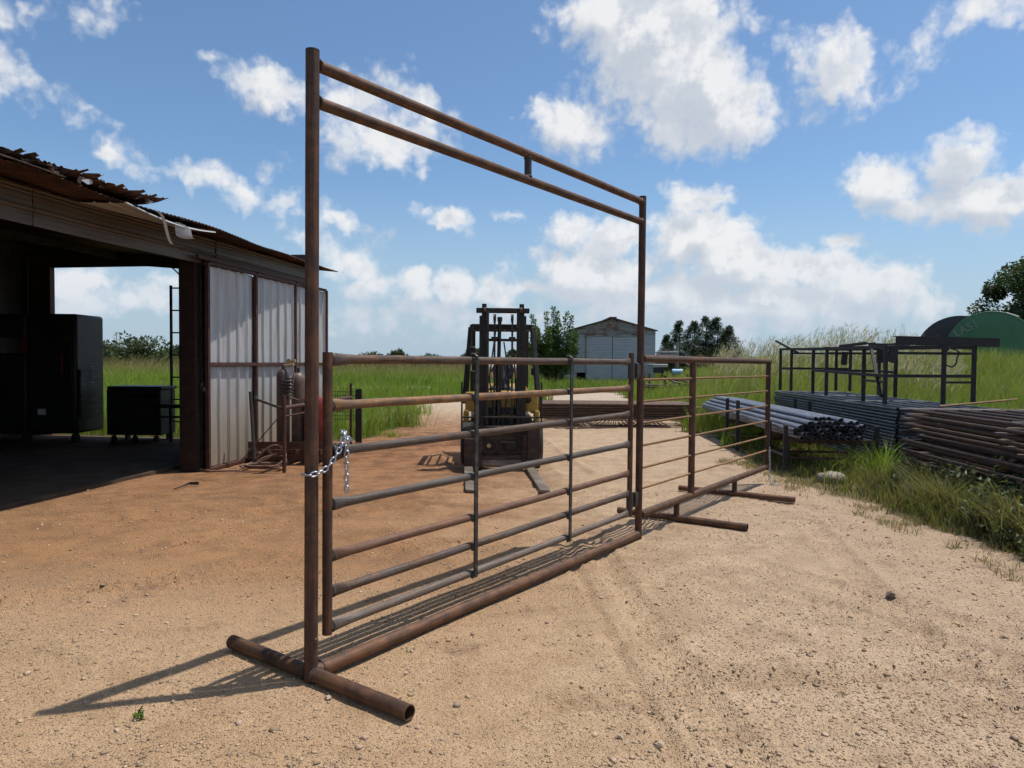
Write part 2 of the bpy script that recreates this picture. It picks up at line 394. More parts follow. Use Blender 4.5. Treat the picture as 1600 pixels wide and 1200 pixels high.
def sheet_mat(name, white, dirt, rust, f=.3, vert=True, low=None):
    m, t = new_mat(name)
    tcn = t.n('ShaderNodeTexCoord'); ob = tcn.outputs['Object']
    st = t.noise(t.vm('MULTIPLY', ob, (5, 5, .6) if vert else (.6, .6, 5)), 2.0, 6, .65)
    a = t.noise(ob, 1.3, 5, .6); b = t.noise(ob, 30, 4, .6)
    c = t.mix(t.m('MULTIPLY', t.ss(st, .42, .72), .75), white, dirt)
    c = t.mix(t.ss(t.m('ADD', t.m('MULTIPLY', a, .6), t.m('MULTIPLY', st, .4)), .68-f*.3, .82-f*.3), c, rust)
    if low:   # mud splashed up from the ground
        z = t.n('ShaderNodeSeparateXYZ', {0: ob}).outputs[2]
        q = t.m('MULTIPLY', t.ss(t.m('ADD', z, t.m('MULTIPLY', t.m('SUBTRACT', st, .5), 1.2)), 1.5, .1), .75)
        c = t.mix(q, c, low)
    c = t.mix(t.m('MULTIPLY', b, .25), c, tuple(x*.6 for x in dirt))
    finish(t, c, .45, .25, bump=b, bstr=.06, bdist=.003); return m
M_DOORSHEET = sheet_mat('dirty_white_rib_sheet', (.52, .52, .52), (.35, .33, .31), (.28, .16, .10), .05, True, (.34, .25, .14))
M_FASCIA = sheet_mat('weathered_tan_sheet', (.115, .087, .066), (.07, .05, .038), (.06, .038, .028), .35, False)
M_SILVER = sheet_mat('bare_galvanised_sheet', (.46, .47, .49), (.30, .30, .31), (.25, .16, .11), .05, False)
M_SHED2 = sheet_mat('pale_blue_grey_siding', (.345, .375, .40), (.235, .245, .255), (.22, .13, .09), .18, False)
M_SHED2D = sheet_mat('pale_door_siding', (.37, .415, .445), (.27, .295, .32), (.22, .16, .12), .05, False)
M_SHED2R = sheet_mat('rust_stained_gable_siding', (.31, .325, .34), (.2, .19, .19), (.20, .105, .07), .75, False)

def leaf_mat(name, trans=.35, rough=.55, spec=.3):
    m, t = new_mat(name)
    c = t.n('ShaderNodeAttribute', attribute_name='Col').outputs['Color']
    p = t.n('ShaderNodeBsdfPrincipled', {'Base Color': c, 'Roughness': rough, 'Specular IOR Level': spec})
    tr = t.n('ShaderNodeBsdfTranslucent', {'Color': t.mix(1.0, c, (1.25, 1.3, .6), 'MULTIPLY')})
    mx = t.n('ShaderNodeMixShader', {0: trans, 1: p.outputs[0], 2: tr.outputs[0]})
    o = t.n('ShaderNodeOutputMaterial'); t.t.links.new(mx.outputs[0], o.inputs[0]); return m
M_GRASS = leaf_mat('grass_blade', .42); M_LEAF = leaf_mat('tree_leaf', .28, .5, .35)

# ------------------------------------------------------------------ ground
DIRT = np.array([(-3.7, 14.2), (-3.2, 14.6), (-2.7, 16.3), (-3.1, 18.2), (-4.2, 22), (-3.6, 27), (-2.6, 29.5), (1.4, 30), (1.2, 38), (5.9, 38.5),
    (5.2, 32), (4.6, 26), (4.8, 21), (4.35, 16.4), (3.95, 12), (3.75, 10.2), (3.65, 9.4), (4.15, 8.1), (4.0, 6.6), (4.1, 5.7), (4.7, 4.4), (5.6, 2.5), (7, 0), (8, -6), (-20, -6), (-20, 14.2)])
STRIP = np.array([(-4.3, 36.5), (-10.5, 36), (-11.5, 45), (-4.6, 45.5)])
def in_poly(x, y, poly=DIRT):
    r = np.zeros(np.shape(x), bool); n = len(poly)
    for i in range(n):
        x0, y0 = poly[i]; x1, y1 = poly[(i+1) % n]
        c = ((y0 > y) != (y1 > y)) & (x < (x1-x0)*(y-y0)/((y1-y0) if y1 != y0 else 1e-9)+x0)
        r ^= c
    return r
def bare(x, y):
    """1 on bare dirt, 0 in the grass, with a ragged edge"""
    k = 0.0; sc_ = .25+.012*np.maximum(y, 0)
    for dx, dy in ((0, 0), (1, 0), (-1, 0), (0, 1), (0, -1)):
        k = k+(in_poly(x+dx*sc_*.6+(fbm(x*1.3, y*1.3)-.5)*3.4*sc_, y+dy*sc_+(fbm(x*1.3+40, y*1.3+9)-.5)*3*sc_) | in_poly(x+dx*sc_*.6+(fbm(x, y)-.5), y+dy*sc_+(fbm(x+9, y)-.5)*2, STRIP))
    return k/5
def relief(x, y):
    b = fbm(x*.35+3, y*.35, 3)*.05 + fbm(x*2.1, y*2.1, 4)*.020
    b = b + fbm(x*9, y*9+7, 3)*.013*np.clip(1.6-y*.06, .2, 1)
    return b-.045
def tracks(x, y):
    """wheel ruts across the yard"""
    h = np.zeros(np.shape(x))
    for (x0, y0, x1, y1, bend, w, dep, tread) in ((1.0, 2.3, .75, 7.2, .05, .11, .010, 1), (.72, 2.3, .48, 7.2, .05, .05, .012, 0), (2.2, 1.8, 3.1, 7.5, .15, .12, .012, 1), (3.6, 2.0, 1.7, 5.2, -.2, .11, .013, 1),
                 (-3.6, 4.3, .6, 6.6, .4, .14, .012, 1), (-3.4, 5.6, 1.2, 9.0, .5, .14, .012, 1), (-3.0, 7.2, 2.6, 10.3, .3, .15, .012, 1), (-1.5, 9.4, 3.4, 8.0, .3, .13, .010, 1), (-.6, 10, -1.5, 24, .4, .22, .02, 1), (1.0, 10, .4, 24, .4, .22, .02, 1), (-.2, 3.2, 3.6, 3.7, .2, .10, .012, 1), (-4.6, 3.9, -1.2, 5.4, .25, .14, .013, 1), (-4.2, 6.9, -.2, 8.4, .4, .15, .013, 1), (.6, 7.6, 3.6, 6.2, -.3, .12, .012, 1), (1.8, 6.0, 3.9, 3.4, -.2, .13, .012, 1)):
        dx, dy = x1-x0, y1-y0; L = math.hypot(dx, dy); dx /= L; dy /= L
        u = (x-x0)*dx+(y-y0)*dy; v = (x-x0)*-dy+(y-y0)*dx - bend*np.sin(np.clip(u/L, 0, 1)*math.pi)
        msk = np.clip(u/.4, 0, 1)*np.clip((L-u)/.4, 0, 1)
        q = np.clip(1-(np.abs(v)/w)**4, 0, 1)*msk
        rim = np.exp(-((np.abs(v)-w*1.25)/(w*.25))**2)*msk
        h = h - q*dep*1.6 + rim*dep*1.1
        if tread: h = h + q*.011*np.clip(1.6-y/8, 0, 1)*np.sign(np.sin(u*2*math.pi/.09 + np.sign(v)*np.abs(v)/w*2.4))
    return h
def mound(x, y):
    """the land climbs slightly to the right beyond the stacks"""
    return 1.2*np.clip((y-16)/14, 0, 1)**1.5*np.clip((x-.20*y-1)/7, 0, 1)
def ground_z(x, y):
    x = np.asarray(x, float); y = np.asarray(y, float)
    near = np.clip(1.4-y/45, 0, 1)
    return relief(x, y)*near*.7 + tracks(x, y)*np.clip(1.5-y/18, 0, 1) + mound(x, y)
def axis(lo, hi, c0, c1, step, grow):
    a = list(np.arange(c0, c1, step)); s = step
    while a[-1] < hi: s *= grow; a.append(a[-1]+s)
    s = step; pre = [c0]
    while pre[-1] > lo: s *= grow; pre.append(pre[-1]-s)
    return np.array(list(reversed(pre[1:]))+a)
gx = axis(-4000, 4000, -4.2, 4.6, .03, 1.06)
gy = [1.9]
while gy[-1] < 5000: gy.append(gy[-1]+min(max(.017, .0062*gy[-1]), 400) if gy[-1] < 60 else gy[-1]*1.08)
pre = [1.9]; s_ = .03
while pre[-1] > -3000: s_ *= 1.25; pre.append(pre[-1]-s_)
gy = np.array(list(reversed(pre[1:]))+gy)
GX, GY = np.meshgrid(gx, gy); GZ = ground_z(GX, GY)
nx, ny = len(gx), len(gy)
idx = np.arange(nx*ny).reshape(ny, nx)
Q = np.stack([idx[:-1, :-1], idx[:-1, 1:], idx[1:, 1:], idx[1:, :-1]], -1).reshape(-1, 4)
bm_ = bare(GX, GY).ravel()
gme = np_mesh('ground', np.stack([GX.ravel(), GY.ravel(), GZ.ravel()], 1), quads=Q, col=np.stack([bm_, bm_, bm_], 1), smooth=True)
m, t = new_mat('dirt_and_gravel')
gp = t.n('ShaderNodeNewGeometry').outputs['Position']
cov = t.n('ShaderNodeAttribute', attribute_name='Col').outputs['Fac']
s3 = t.n('ShaderNodeSeparateXYZ', {0: gp})
n1 = t.noise(gp, .55, 5, .6); n2 = t.noise(gp, 3.2, 6, .62); n3 = t.noise(gp, 26, 5, .65); n4 = t.noise(gp, 140, 3, .6)
vor = t.n('ShaderNodeTexVoronoi', {'Vector': gp, 'Scale': 62.0, 'Randomness': 1.0})
vor2 = t.n('ShaderNodeTexVoronoi', {'Vector': gp, 'Scale': 135.0, 'Randomness': 1.0})
c = t.mix(t.ss(n2, .3, .7), (.40, .28, .178), (.54, .395, .262))
# iron-stained earth in front of the shed
redf = t.m('MULTIPLY', t.ss(t.m('ADD', s3.outputs[0], t.m('MULTIPLY', t.m('SUBTRACT', n1, .5), 3.5)), 1.6, -1.4), t.ss(t.m('ADD', s3.outputs[1], t.m('MULTIPLY', n2, 1.6)), 4.6, 6.8))
redf = t.m('MULTIPLY', redf, t.ss(s3.outputs[1], 26, 14))
c = t.mix(t.m('MULTIPLY', redf, .92), c, t.mix(t.ss(t.m('ADD', t.m('MULTIPLY', n2, .6), t.m('MULTIPLY', n1, .4)), .38, .60), (.135, .052, .023), (.325, .148, .062)))
warm = t.m('MULTIPLY', t.ss(s3.outputs[0], 1.6, -.6), t.ss(s3.outputs[1], 14, 4))
c = t.mix(t.m('MULTIPLY', warm, .45), c, (.42, .25, .125))
c = t.mix(t.m('MULTIPLY', t.ss(s3.outputs[0], .8, 3.6), .5), c, (.43, .315, .232))
pale = t.m('MULTIPLY', t.ss(s3.outputs[1], 19, 30), .7)
c = t.mix(pale, c, (.50, .42, .34))
c = t.mix(t.m('MULTIPLY', t.ss(s3.outputs[1], 33, 35), t.ss(s3.outputs[0], -2.5, -4)), c, t.mix(t.ss(n2, .35, .65), (.30, .29, .28), (.46, .45, .43)))
c = t.mix(t.m('MULTIPLY', t.ss(t.noise(gp, 7, 6, .7), .52, .72), .42), c, t.mix(1.0, c, (.60, .56, .53), 'MULTIPLY'))
# dark oil and rust stains
c = t.mix(t.m('MULTIPLY', t.ss(t.noise(gp, 1.7, 5, .7), .56, .72), .6), c, (.17, .10, .065))
peb = t.ss(vor.outputs['Distance'], .42, .12)
pc = t.mix(t.n('ShaderNodeSeparateColor', {0: vor.outputs['Color']}).outputs[0], (.34, .24, .155), (.60, .46, .32))
gr = t.ss(t.m('ADD', n1, t.m('MULTIPLY', n2, .5)), .62, .9)
c = t.mix(t.m('MULTIPLY', peb, t.m('MULTIPLY_ADD', gr, .5, .2)), c, pc)
c = t.mix(t.m('MULTIPLY', n4, .35), c, t.mix(1.0, c, (.62, .58, .55), 'MULTIPLY'))
c = t.mix(t.m('MULTIPLY', t.ss(n3, .5, .75), .22), c, (.25, .165, .10))
soil = t.mix(t.ss(n2, .35, .7), (.060, .062, .024), (.14, .11, .055))
soil = t.mix(t.m('MULTIPLY', t.ss(s3.outputs[1], 16, 12), t.ss(n3, .3, .6)), soil, (.19, .135, .08))
far = t.mix(t.ss(t.noise(gp, .08, 5, .7), .35, .7), (.10, .155, .03), (.155, .16, .05))
soil = t.mix(t.ss(s3.outputs[1], 45, 90), soil, far)
c = t.mix(t.ss(cov, .25, .75), soil, c)
hgt = t.m('ADD', t.m('MULTIPLY', n3, .8), t.m('MULTIPLY', peb, .35))
hgt = t.m('ADD', hgt, t.m('MULTIPLY', t.ss(vor2.outputs['Distance'], .5, .1), .18))
hgt = t.m('ADD', hgt, t.m('MULTIPLY', n4, .25))
finish(t, c, .95, 0, bump=hgt, bstr=1.0, bdist=.02, Specular_IOR_Level=.15)
M_GROUND = m
ground = link('ground', gme, M_GROUND, kind='structure')
ground['label'] = 'bare tan dirt yard with tyre ruts running out into green pasture'

# loose gravel and stones
def stones(name, n, smin, smax, ylo, yhi, power, small=False):
    t_ = (1+math.sqrt(5))/2
    ico = np.array([(-1, t_, 0), (1, t_, 0), (-1, -t_, 0), (1, -t_, 0), (0, -1, t_), (0, 1, t_), (0, -1, -t_), (0, 1, -t_), (t_, 0, -1), (t_, 0, 1), (-t_, 0, -1), (-t_, 0, 1)])/1.9
    fo = np.array([(0, 2, 4), (2, 1, 4), (1, 3, 4), (3, 0, 4), (2, 0, 5), (1, 2, 5), (3, 1, 5), (0, 3, 5)])
    fc = np.array([(0, 11, 5), (0, 5, 1), (0, 1, 7), (0, 7, 10), (0, 10, 11), (1, 5, 9), (5, 11, 4), (11, 10, 2), (10, 7, 6), (7, 1, 8), (3, 9, 4), (3, 4, 2), (3, 2, 6), (3, 6, 8), (3, 8, 9), (4, 9, 5), (2, 4, 11), (6, 2, 10), (8, 6, 7), (9, 8, 1)])
    y = ylo+(yhi-ylo)*RNG.random(n*4)**power; x = (RNG.random(n*4)*2-1)*(y*.78+.5)
    keep = (fbm(x*.9, y*.9, 4) + .25*fbm(x*4, y*4, 2) + RNG.random(n*4)*.5 > .76) & (bare(x, y) > .7)
    x, y = x[keep][:n], y[keep][:n]; k = len(x)
    s = smin*(smax/smin)**(RNG.random(k)**3.0)
    if small: ico = np.array([(1, 0, 0), (-1, 0, 0), (0, 1, 0), (0, -1, 0), (0, 0, 1), (0, 0, -1)])*1.0; fc = fo
    nv = len(ico); V = ico[None]*(1+.28*RNG.standard_normal((k, nv, 1)))+.16*RNG.standard_normal((k, nv, 3))
    sc3 = np.stack([RNG.uniform(.7, 1.3, k), RNG.uniform(.7, 1.2, k), RNG.uniform(.4, .85, k)], 1)*s[:, None]
    V = V*sc3[:, None, :]; a = RNG.uniform(0, 6.28, k); ca, sa = np.cos(a)[:, None], np.sin(a)[:, None]
    V = np.stack([V[..., 0]*ca-V[..., 1]*sa, V[..., 0]*sa+V[..., 1]*ca, V[..., 2]], -1)
    V += np.stack([x, y, ground_z(x, y)+s*.22], 1)[:, None, :]
    F = (fc[None]+(np.arange(k)*nv)[:, None, None]).reshape(-1, 3)
    b = RNG.uniform(.55, 1.12, (k, 1)); colr_ = np.array([(.44, .32, .205)])*b*np.stack([np.ones(k), RNG.uniform(.93, 1.05, k), RNG.uniform(.85, 1.15, k)], 1)
    o = link(name, np_mesh(name, V.reshape(-1, 3), tris=F, col=np.repeat(colr_, nv, 0)), M_STONE, kind='stuff')
    o['label'] = 'fine angular gravel chips strewn over the dirt yard' if small else 'loose pale gravel scattered over the dirt yard'
m, t = new_mat('gravel_stone')
finish(t, t.n('ShaderNodeAttribute', attribute_name='Col').outputs['Color'], .9, 0, Specular_IOR_Level=.2); M_STONE = m
stones('gravel', 5000, .005, .016, 2.2, 9.0, 1.7)
stones('gravel_chips', 90000, .0025, .009, 2.1, 11.0, 2.0, True)
for (x, y, s, lab) in ((.62, 2.95, .022, 'larger of two grey stones close together in the foreground dirt'), (.47, 3.02, .018, 'smaller grey stone left of its twin in the foreground dirt'), (2.35, 2.75, .02, 'grey stone low in the right foreground dirt'),
    (2.62, 4.9, .03, 'dark clod standing alone on the bare dirt at the right'), (2.05, 2.45, .018, 'rounded stone near the bottom edge right of centre'), (.05, 2.6, .016, 'small stone near the bottom edge in the middle'),
    (-.72, 3.42, .018, 'pale stone beside the foot pipe of the tall post'), (-.86, 3.36, .017, 'pale stone just before the base of the tall post'), (1.65, 3.9, .016, 'small stone in the wheel rut right of the ground pipe'), (3.0, 3.6, .018, 'stone by the wheel rut in the right foreground')):
    mb = MB(); mb.lathe((x, y, float(ground_z(x, y))+s*.35), [(s*.1, -s*.6), (s*.8, -s*.35), (s*1.05, .05*s), (s*.7, s*.5), (s*.1, s*.66)], 8)
    mb.v = [v+Vector((random.uniform(-1, 1), random.uniform(-1, 1), random.uniform(-1, 1)))*s*.3 for v in mb.v]
    tag(put('stone', mb, M_CLOD if s > .025 else M_ROCK2, ang=30), lab, 'stone', 'loose stones on the yard')

# ------------------------------------------------------------------ overhead frame, gate, side panel
TH = .9439; L0 = Vector((-.985, 3.55, 0)); DV = Vector((math.cos(TH), math.sin(TH), 0)); NV = Vector((math.sin(TH), -math.cos(TH), 0))
W = 3.667; R0 = L0+DV*W; ZV = Vector((0, 0, 1))
def gpt(t, z, n=0): return L0+DV*t+NV*n+ZV*z
def weld(parent, c, axis_, r):
    """lumpy bead round a joint"""
    c = Vector(c); a = Vector(axis_).normalized(); s = a.cross(ZV)
    if s.length < .1: s = Vector((1, 0, 0))
    s.normalize(); u = s.cross(a); pts = []; rr = []
    for j in range(16):
        q = 2*math.pi*j/16; pts.append(c+(s*math.cos(q)+u*math.sin(q))*(r+random.uniform(-.001, .002))+a*random.uniform(-.002, .002)); rr.append(random.uniform(.003, .0065))
    mb = MB(); rg_r = rr; mb.path(pts, rr, 6, closed=True); return put('weld_bead', mb, M_WELD, parent)
fr = thing('overhead_gate_frame', 'tall rusty pipe frame with double crossbar standing over the gate', 'gate frame', L0)
LEAN = -.014
pL = put('post', MB().tube(gpt(LEAN, .0), gpt(0, 3.107), .0335, n=20, hollow1=False, segs=10, wob=.0006), M_POST, fr)
put('cap', MB().tube(gpt(0, 3.1075), gpt(0, 3.113), .034, n=20), M_STEEL, pL)
put('lug', MB().lathe(gpt(-.01, .21, .033), [(.006, -.012), (.013, -.008), (.013, .01), (.006, .013)], 10), M_WELD, pL)
pR = put('post', MB().tube(gpt(W-.004, .0), gpt(W, 3.10), .0325, n=20, hollow1=True, segs=8, wob=.0006), M_POST, fr)
BZ = (3.048, 2.868)
for z in BZ:
    b = put('crossbar', MB().tube(gpt(.03, z), gpt(W-.028, z+.0), .0295, n=18, segs=14, wob=.0007), M_FRAME, fr)
    weld(b, gpt(.036, z), DV, .030); weld(b, gpt(W-.034, z), DV, .030)
b = put('spacer', MB().tube(gpt(1.85, BZ[1]+.02), gpt(1.85, BZ[0]-.02), .0255, n=16), M_STEEL, fr)
weld(b, gpt(1.85, BZ[1]+.028), ZV, .0265); weld(b, gpt(1.85, BZ[0]-.028), ZV, .0265)
bp = put('ground_pipe', MB().tube(gpt(.0, .040), gpt(W-.03, .036), .0365, n=20, segs=14, wob=.0008), M_FRAME, fr)
weld(bp, gpt(.05, .040), DV, .037)
for s, L_ in ((1, .676), (-1, .68)):
    ft = put('foot', MB().tube(L0+DV*-.012+NV*(s*.02)+ZV*.037, L0+DV*-.012+NV*(s*L_)+ZV*.037, .0365, n=22, hollow1=True, segs=6, wob=.0005), M_FRAME, fr)
    weld(ft, L0+DV*-.012+NV*(s*.037)+ZV*.037, NV, .037)

gate = thing('pipe_gate', 'seven-rail worn pipe gate hung inside the tall frame', 'gate', gpt(.09, 0))
stile = put('stile', MB().tube(gpt(.088, .205), gpt(.092, 1.642), .0255, n=18, hollow1=True, segs=6, wob=.0005), M_POST, gate)
put('stile', MB().tube(gpt(3.478, .235), gpt(3.482, 1.685), .0235, n=18, hollow1=True), M_POST, gate)
RZ = [1.607, 1.372, 1.137, .866, .603, .418, .240]
for i, z in enumerate(RZ):
    z1 = 1.607-(1.607-z)*.985
    r_ = put('rail', MB().tube(gpt(.112, z), gpt(3.458, z1), .0240, n=16, segs=22, wob=.0010, flare=.42), M_RAIL[(0, 1, 0, 3, 2, 0, 3)[i]], gate)
    weld(r_, gpt(.117, z), DV, .027)
put('rail_patch', MB().tube(gpt(.115, RZ[2]-.002), gpt(.19, RZ[2]-.002), .037, n=14), M_STEEL, gate)
for t_ in (1.249, 2.405):
    v = put('brace', MB().bar(gpt(t_, .225, .036), gpt(t_, 1.618, .036), .032, .010, NV), M_STEEL, gate)
    put('hook', MB().path([gpt(t_, 1.606, .037), gpt(t_, 1.63, .034), gpt(t_, 1.642, .018), gpt(t_, 1.643, -.008)], .0135, 8), M_STEEL, v)
    for z in RZ: put('weld_bead', MB().box(gpt(t_-.021, z, .027), (.018, .014, .04)), M_BLACK, v, bevel=.004)
for z in (1.53, .375):
    h = put('hinge', MB().tube(gpt(3.482, z-.07), gpt(3.482, z+.07), .031, n=18), M_STEEL, gate)
    put('hinge_plate', MB().bar(gpt(3.495, z, .012), gpt(W-.028, z, .012), .012, .11), M_STEEL, h)
    put('hinge_strap', MB().bar(gpt(3.548, z-.068, .02), gpt(3.548, z+.068, .02), .036, .036, NV), M_WELD, h, bevel=.006)

DP = Vector((math.cos(.9389), math.sin(.9389), 0))
def ppt(t, z, n=0): return R0+DP*t+NV*n+ZV*z
pan = thing('side_fence_panel', 'rusty rod fence panel standing right of the gate frame', 'fence panel', ppt(1.2, 0))
tr = put('top_rail', MB().tube(ppt(.03, 1.638), ppt(3.87, 1.632), .0345, n=18, segs=10, wob=.0008), M_FRAME, pan)
weld(tr, ppt(.038, 1.638), DP, .035)
br_ = put('bottom_rail', MB().tube(ppt(.03, .211), ppt(3.87, .213), .0355, n=18, hollow1=True, segs=10, wob=.0008), M_FRAME, pan)
weld(br_, ppt(.038, .211), DP, .036)
put('post', MB().tube(ppt(1.227, .225), ppt(1.227, 1.62), .0345, n=18), M_POST, pan)
put('post', MB().tube(ppt(3.84, .23), ppt(3.84, 1.61), .0325, n=18), M_POST, pan)
RODZ = [1.433, 1.235, 1.038, .832, .626, .437]
for z in RODZ:
    r_ = put('rod', MB().tube(ppt(.02, z+.012), ppt(3.83, z), .0115, n=10, segs=14, wob=.0012), M_ROD, pan)
    for q in (1.227-.04, 1.227+.04, 3.80):
        put('weld_bead', MB().box(ppt(q, z+.006, .004), (.016, .016, .02)), M_WELD, r_, bevel=.004)
def on_ground(px, py, z):
    d = fw + rt*((px-800)/FPX) - up*((py-600)/FPX); k = (z-CAMH)/d.z; return Vector((d.x*k, d.y*k, z))
for (a, b, ri) in (((966, 797), (1168, 824), .42), ((1061, 762), (1242, 781), .62)):
    p0, p1 = on_ground(*a, .037), on_ground(*b, .037)
    ft = put('foot', MB().tube(p0, p1, .0345, n=18, hollow1=True, hollow0=True, segs=6, wob=.0006), M_FRAME, pan)
    # the riser stands where the foot passes under the bottom rail
    num = (p1-p0).cross(Vector((0, 0, 1))); s = (p0-R0).dot(num)/DP.dot(num); q = ppt(s, 0)
    rs = put('riser', MB().tube(q+ZV*.06, q+ZV*.185, .0295, n=14), M_POST, ft)
    weld(rs, q+ZV*.07, ZV, .031)

# ------------------------------------------------------------------ chains
def chain(name, label, path_, pitch=.030, wire=.0046, wid=.0125):
    pts = [Vector(p) for p in path_]; dense = []
    for i in range(len(pts)-1):
        a = pts[max(i-1, 0)]; b = pts[i]; c_ = pts[i+1]; d = pts[min(i+2, len(pts)-1)]
        for k in range(40):
            t_ = k/40; dense.append(.5*((2*b)+(c_-a)*t_+(2*a-5*b+4*c_-d)*t_*t_+(3*b-a-3*c_+d)*t_**3))
    dense.append(pts[-1]); root = thing(name, label, 'chain', pts[0])
    mb = MB(); h = pitch*.5+wire*.4; loop = []
    for j in range(14):
        q = 2*math.pi*j/14; cx, cy = math.cos(q), math.sin(q)
        loop.append(Vector((wid*cy*.85, (h-wid*.8)*(1 if cx > 0 else -1)+wid*.8*cx, 0)))
    mb.path(loop, wire, 7, closed=True); me = mb.mesh('link'); me.materials.append(M_CHAIN); shade_auto(me, 180)
    acc_ = 0; nxt = 0; k = 0; last = dense[0]
    for i in range(1, len(dense)):
        seg = (dense[i]-last).length; acc_ += seg
        if acc_ >= nxt:
            tg = (dense[min(i+8, len(dense)-1)]-dense[max(i-8, 0)]).normalized()
            sd = tg.cross(NV)
            if sd.length < .2: sd = tg.cross(ZV)
            sd.normalize(); nn = sd.cross(tg); ang_ = (k % 2)*math.pi/2+.5+random.uniform(-.25, .25)
            xs = sd*math.cos(ang_)+nn*math.sin(ang_); zs = xs.cross(tg)
            o = bpy.data.objects.new('link', me); COL.objects.link(o); o.parent = root; o.matrix_parent_inverse = Matrix.Translation(-root.location)
            o.matrix_basis = Matrix(((xs.x, tg.x, zs.x, dense[i].x), (xs.y, tg.y, zs.y, dense[i].y), (xs.z, tg.z, zs.z, dense[i].z), (0, 0, 0, 1)))
            nxt += pitch; k += 1
        last = dense[i]
    return root
ch = chain('gate_chain', 'bright silver chain looped from the tall post round the gate stile', [gpt(-.045, 1.035, -.01), gpt(-.035, 1.04, .038), gpt(.02, 1.055, .052), gpt(.065, 1.09, .06), gpt(.11, 1.145, .062), gpt(.14, 1.19, .056), gpt(.158, 1.225, .044), gpt(.175, 1.236, .01), gpt(.172, 1.215, .045), gpt(.168, 1.15, .054), gpt(.168, 1.05, .055), gpt(.168, .935, .055)])
put('hook', MB().bar(gpt(.185, 1.205, .045), gpt(.225, 1.185, .03), .012, .022), M_CHAIN, ch, bevel=.004)
chain('loose_chain', 'thin grey chain hanging off the end post of the rod fence panel onto the dirt', [ppt(3.80, .47, .045), ppt(3.79, .36, .05), ppt(3.80, .23, .055), ppt(3.80, .12, .05), ppt(3.79, .03, .07), ppt(3.74, .012, .10), ppt(3.70, .012, .16), ppt(3.76, .012, .2)], pitch=.03)

# ------------------------------------------------------------------ open shed on the left
SA = Vector((-4.44, 10.2, 0)); SU = Vector((.166, .986, 0)).normalized(); SN = Vector((SU.y, -SU.x, 0))   # along the front, outward
def sp_(s, z, o=0): return SA+SU*s+SN*o+ZV*z
def slope_z(o): return 3.36 - .085*(o-.3)      # roof climbs away from the front eave
def corr(p_fn, n_u, amp_fn): pass
def sheet(name, fn, nu, nv, mat, parent, thick=.0012):
    """sheet of metal from a surface function fn(i/nu, j/nv)"""
    V = np.array([fn(i/nu, j/nv) for j in range(nv+1) for i in range(nu+1)]); ix = np.arange((nu+1)*(nv+1)).reshape(nv+1, nu+1)
    q = np.stack([ix[:-1, :-1], ix[:-1, 1:], ix[1:, 1:], ix[1:, :-1]], -1).reshape(-1, 4)
    me = np_mesh(name, V, quads=q); o = link(name, me, mat, parent); shade_auto(me, 50)
    if thick: s = o.modifiers.new('thick', 'SOLIDIFY'); s.thickness = thick; s.offset = 0
    return o
def rib(x, pitch=.30, h=.028):
    """ribbed sheet profile: tall trapezoid ribs with small flutes between"""
    u = (x/pitch) % 1
    if u < .06: return h*u/.06
    if u < .14: return h
    if u < .20: return h*(1-(u-.14)/.06)
    for c_ in (.42, .68, .9):
        if abs(u-c_) < .035: return .006*(1-abs(u-c_)/.035)
    return 0
def wave(x, pitch=.076, h=.010): return h*math.sin(2*math.pi*x/pitch)
shed = thing('open_metal_shed', 'low open-fronted metal shed with torn rusty roof edge', 'shed', SA)
S_NEAR, S_FAR, DEPTH = -9.5, 3.62, 6.2
# slab in darkened dirt brown; the roof's shade is put into its colour
fl_ = put('shed_floor', MB().box(sp_(-2.95, .018, -3.35), (5.75, 13.1, .05), Matrix((SN, SU, ZV)).transposed()), M_FLOORSHADE); fl_['kind'] = 'structure'; fl_['label'] = 'dirt-brown slab under the shed roof, shade put into its colour'
# jamb column beside the opening
put('jamb_post', MB().box(sp_(-.0, 1.49, -.15), (.26, .12, 2.98), Matrix((SN, SU, ZV)).transposed()), M_JAMB, shed, bevel=.006)
put('jamb_post', MB().box(sp_(-6.6, 1.49, -.15), (.26, .14, 2.98), Matrix((SN, SU, ZV)).transposed()), M_RUSTRED, shed, bevel=.006)
# fascia: horizontal ribbed siding over the opening, two sheets deep
for k in range(4):
    a, b = -9.4+3.26*k, -9.4+3.26*(k+1)
    def ff(u, v, a=a, b=b, k=k):
        z = 2.955+v*.40; h = rib(z-2.955+.05, .20, .022)
        return sp_(a+(b-a)*u+(.01 if u < 1 else 0), z+.006*math.sin(a*3+u*4), .02+h+.004*(k % 2)+.006*math.sin(u*9+k))
    sheet('fascia_sheet', ff, 12, 40, M_FASCIA, shed)
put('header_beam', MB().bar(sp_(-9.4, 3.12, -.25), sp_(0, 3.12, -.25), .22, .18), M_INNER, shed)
put('header_beam', MB().bar(sp_(0.1, 3.1, -.12), sp_(3.55, 3.1, -.12), .1, .15), M_RUSTRED, shed)
put('corner_post', MB().bar(sp_(3.56, 0, -.06), sp_(3.56, 3.3, -.06), .09, .09, SN), M_SILVER, shed)
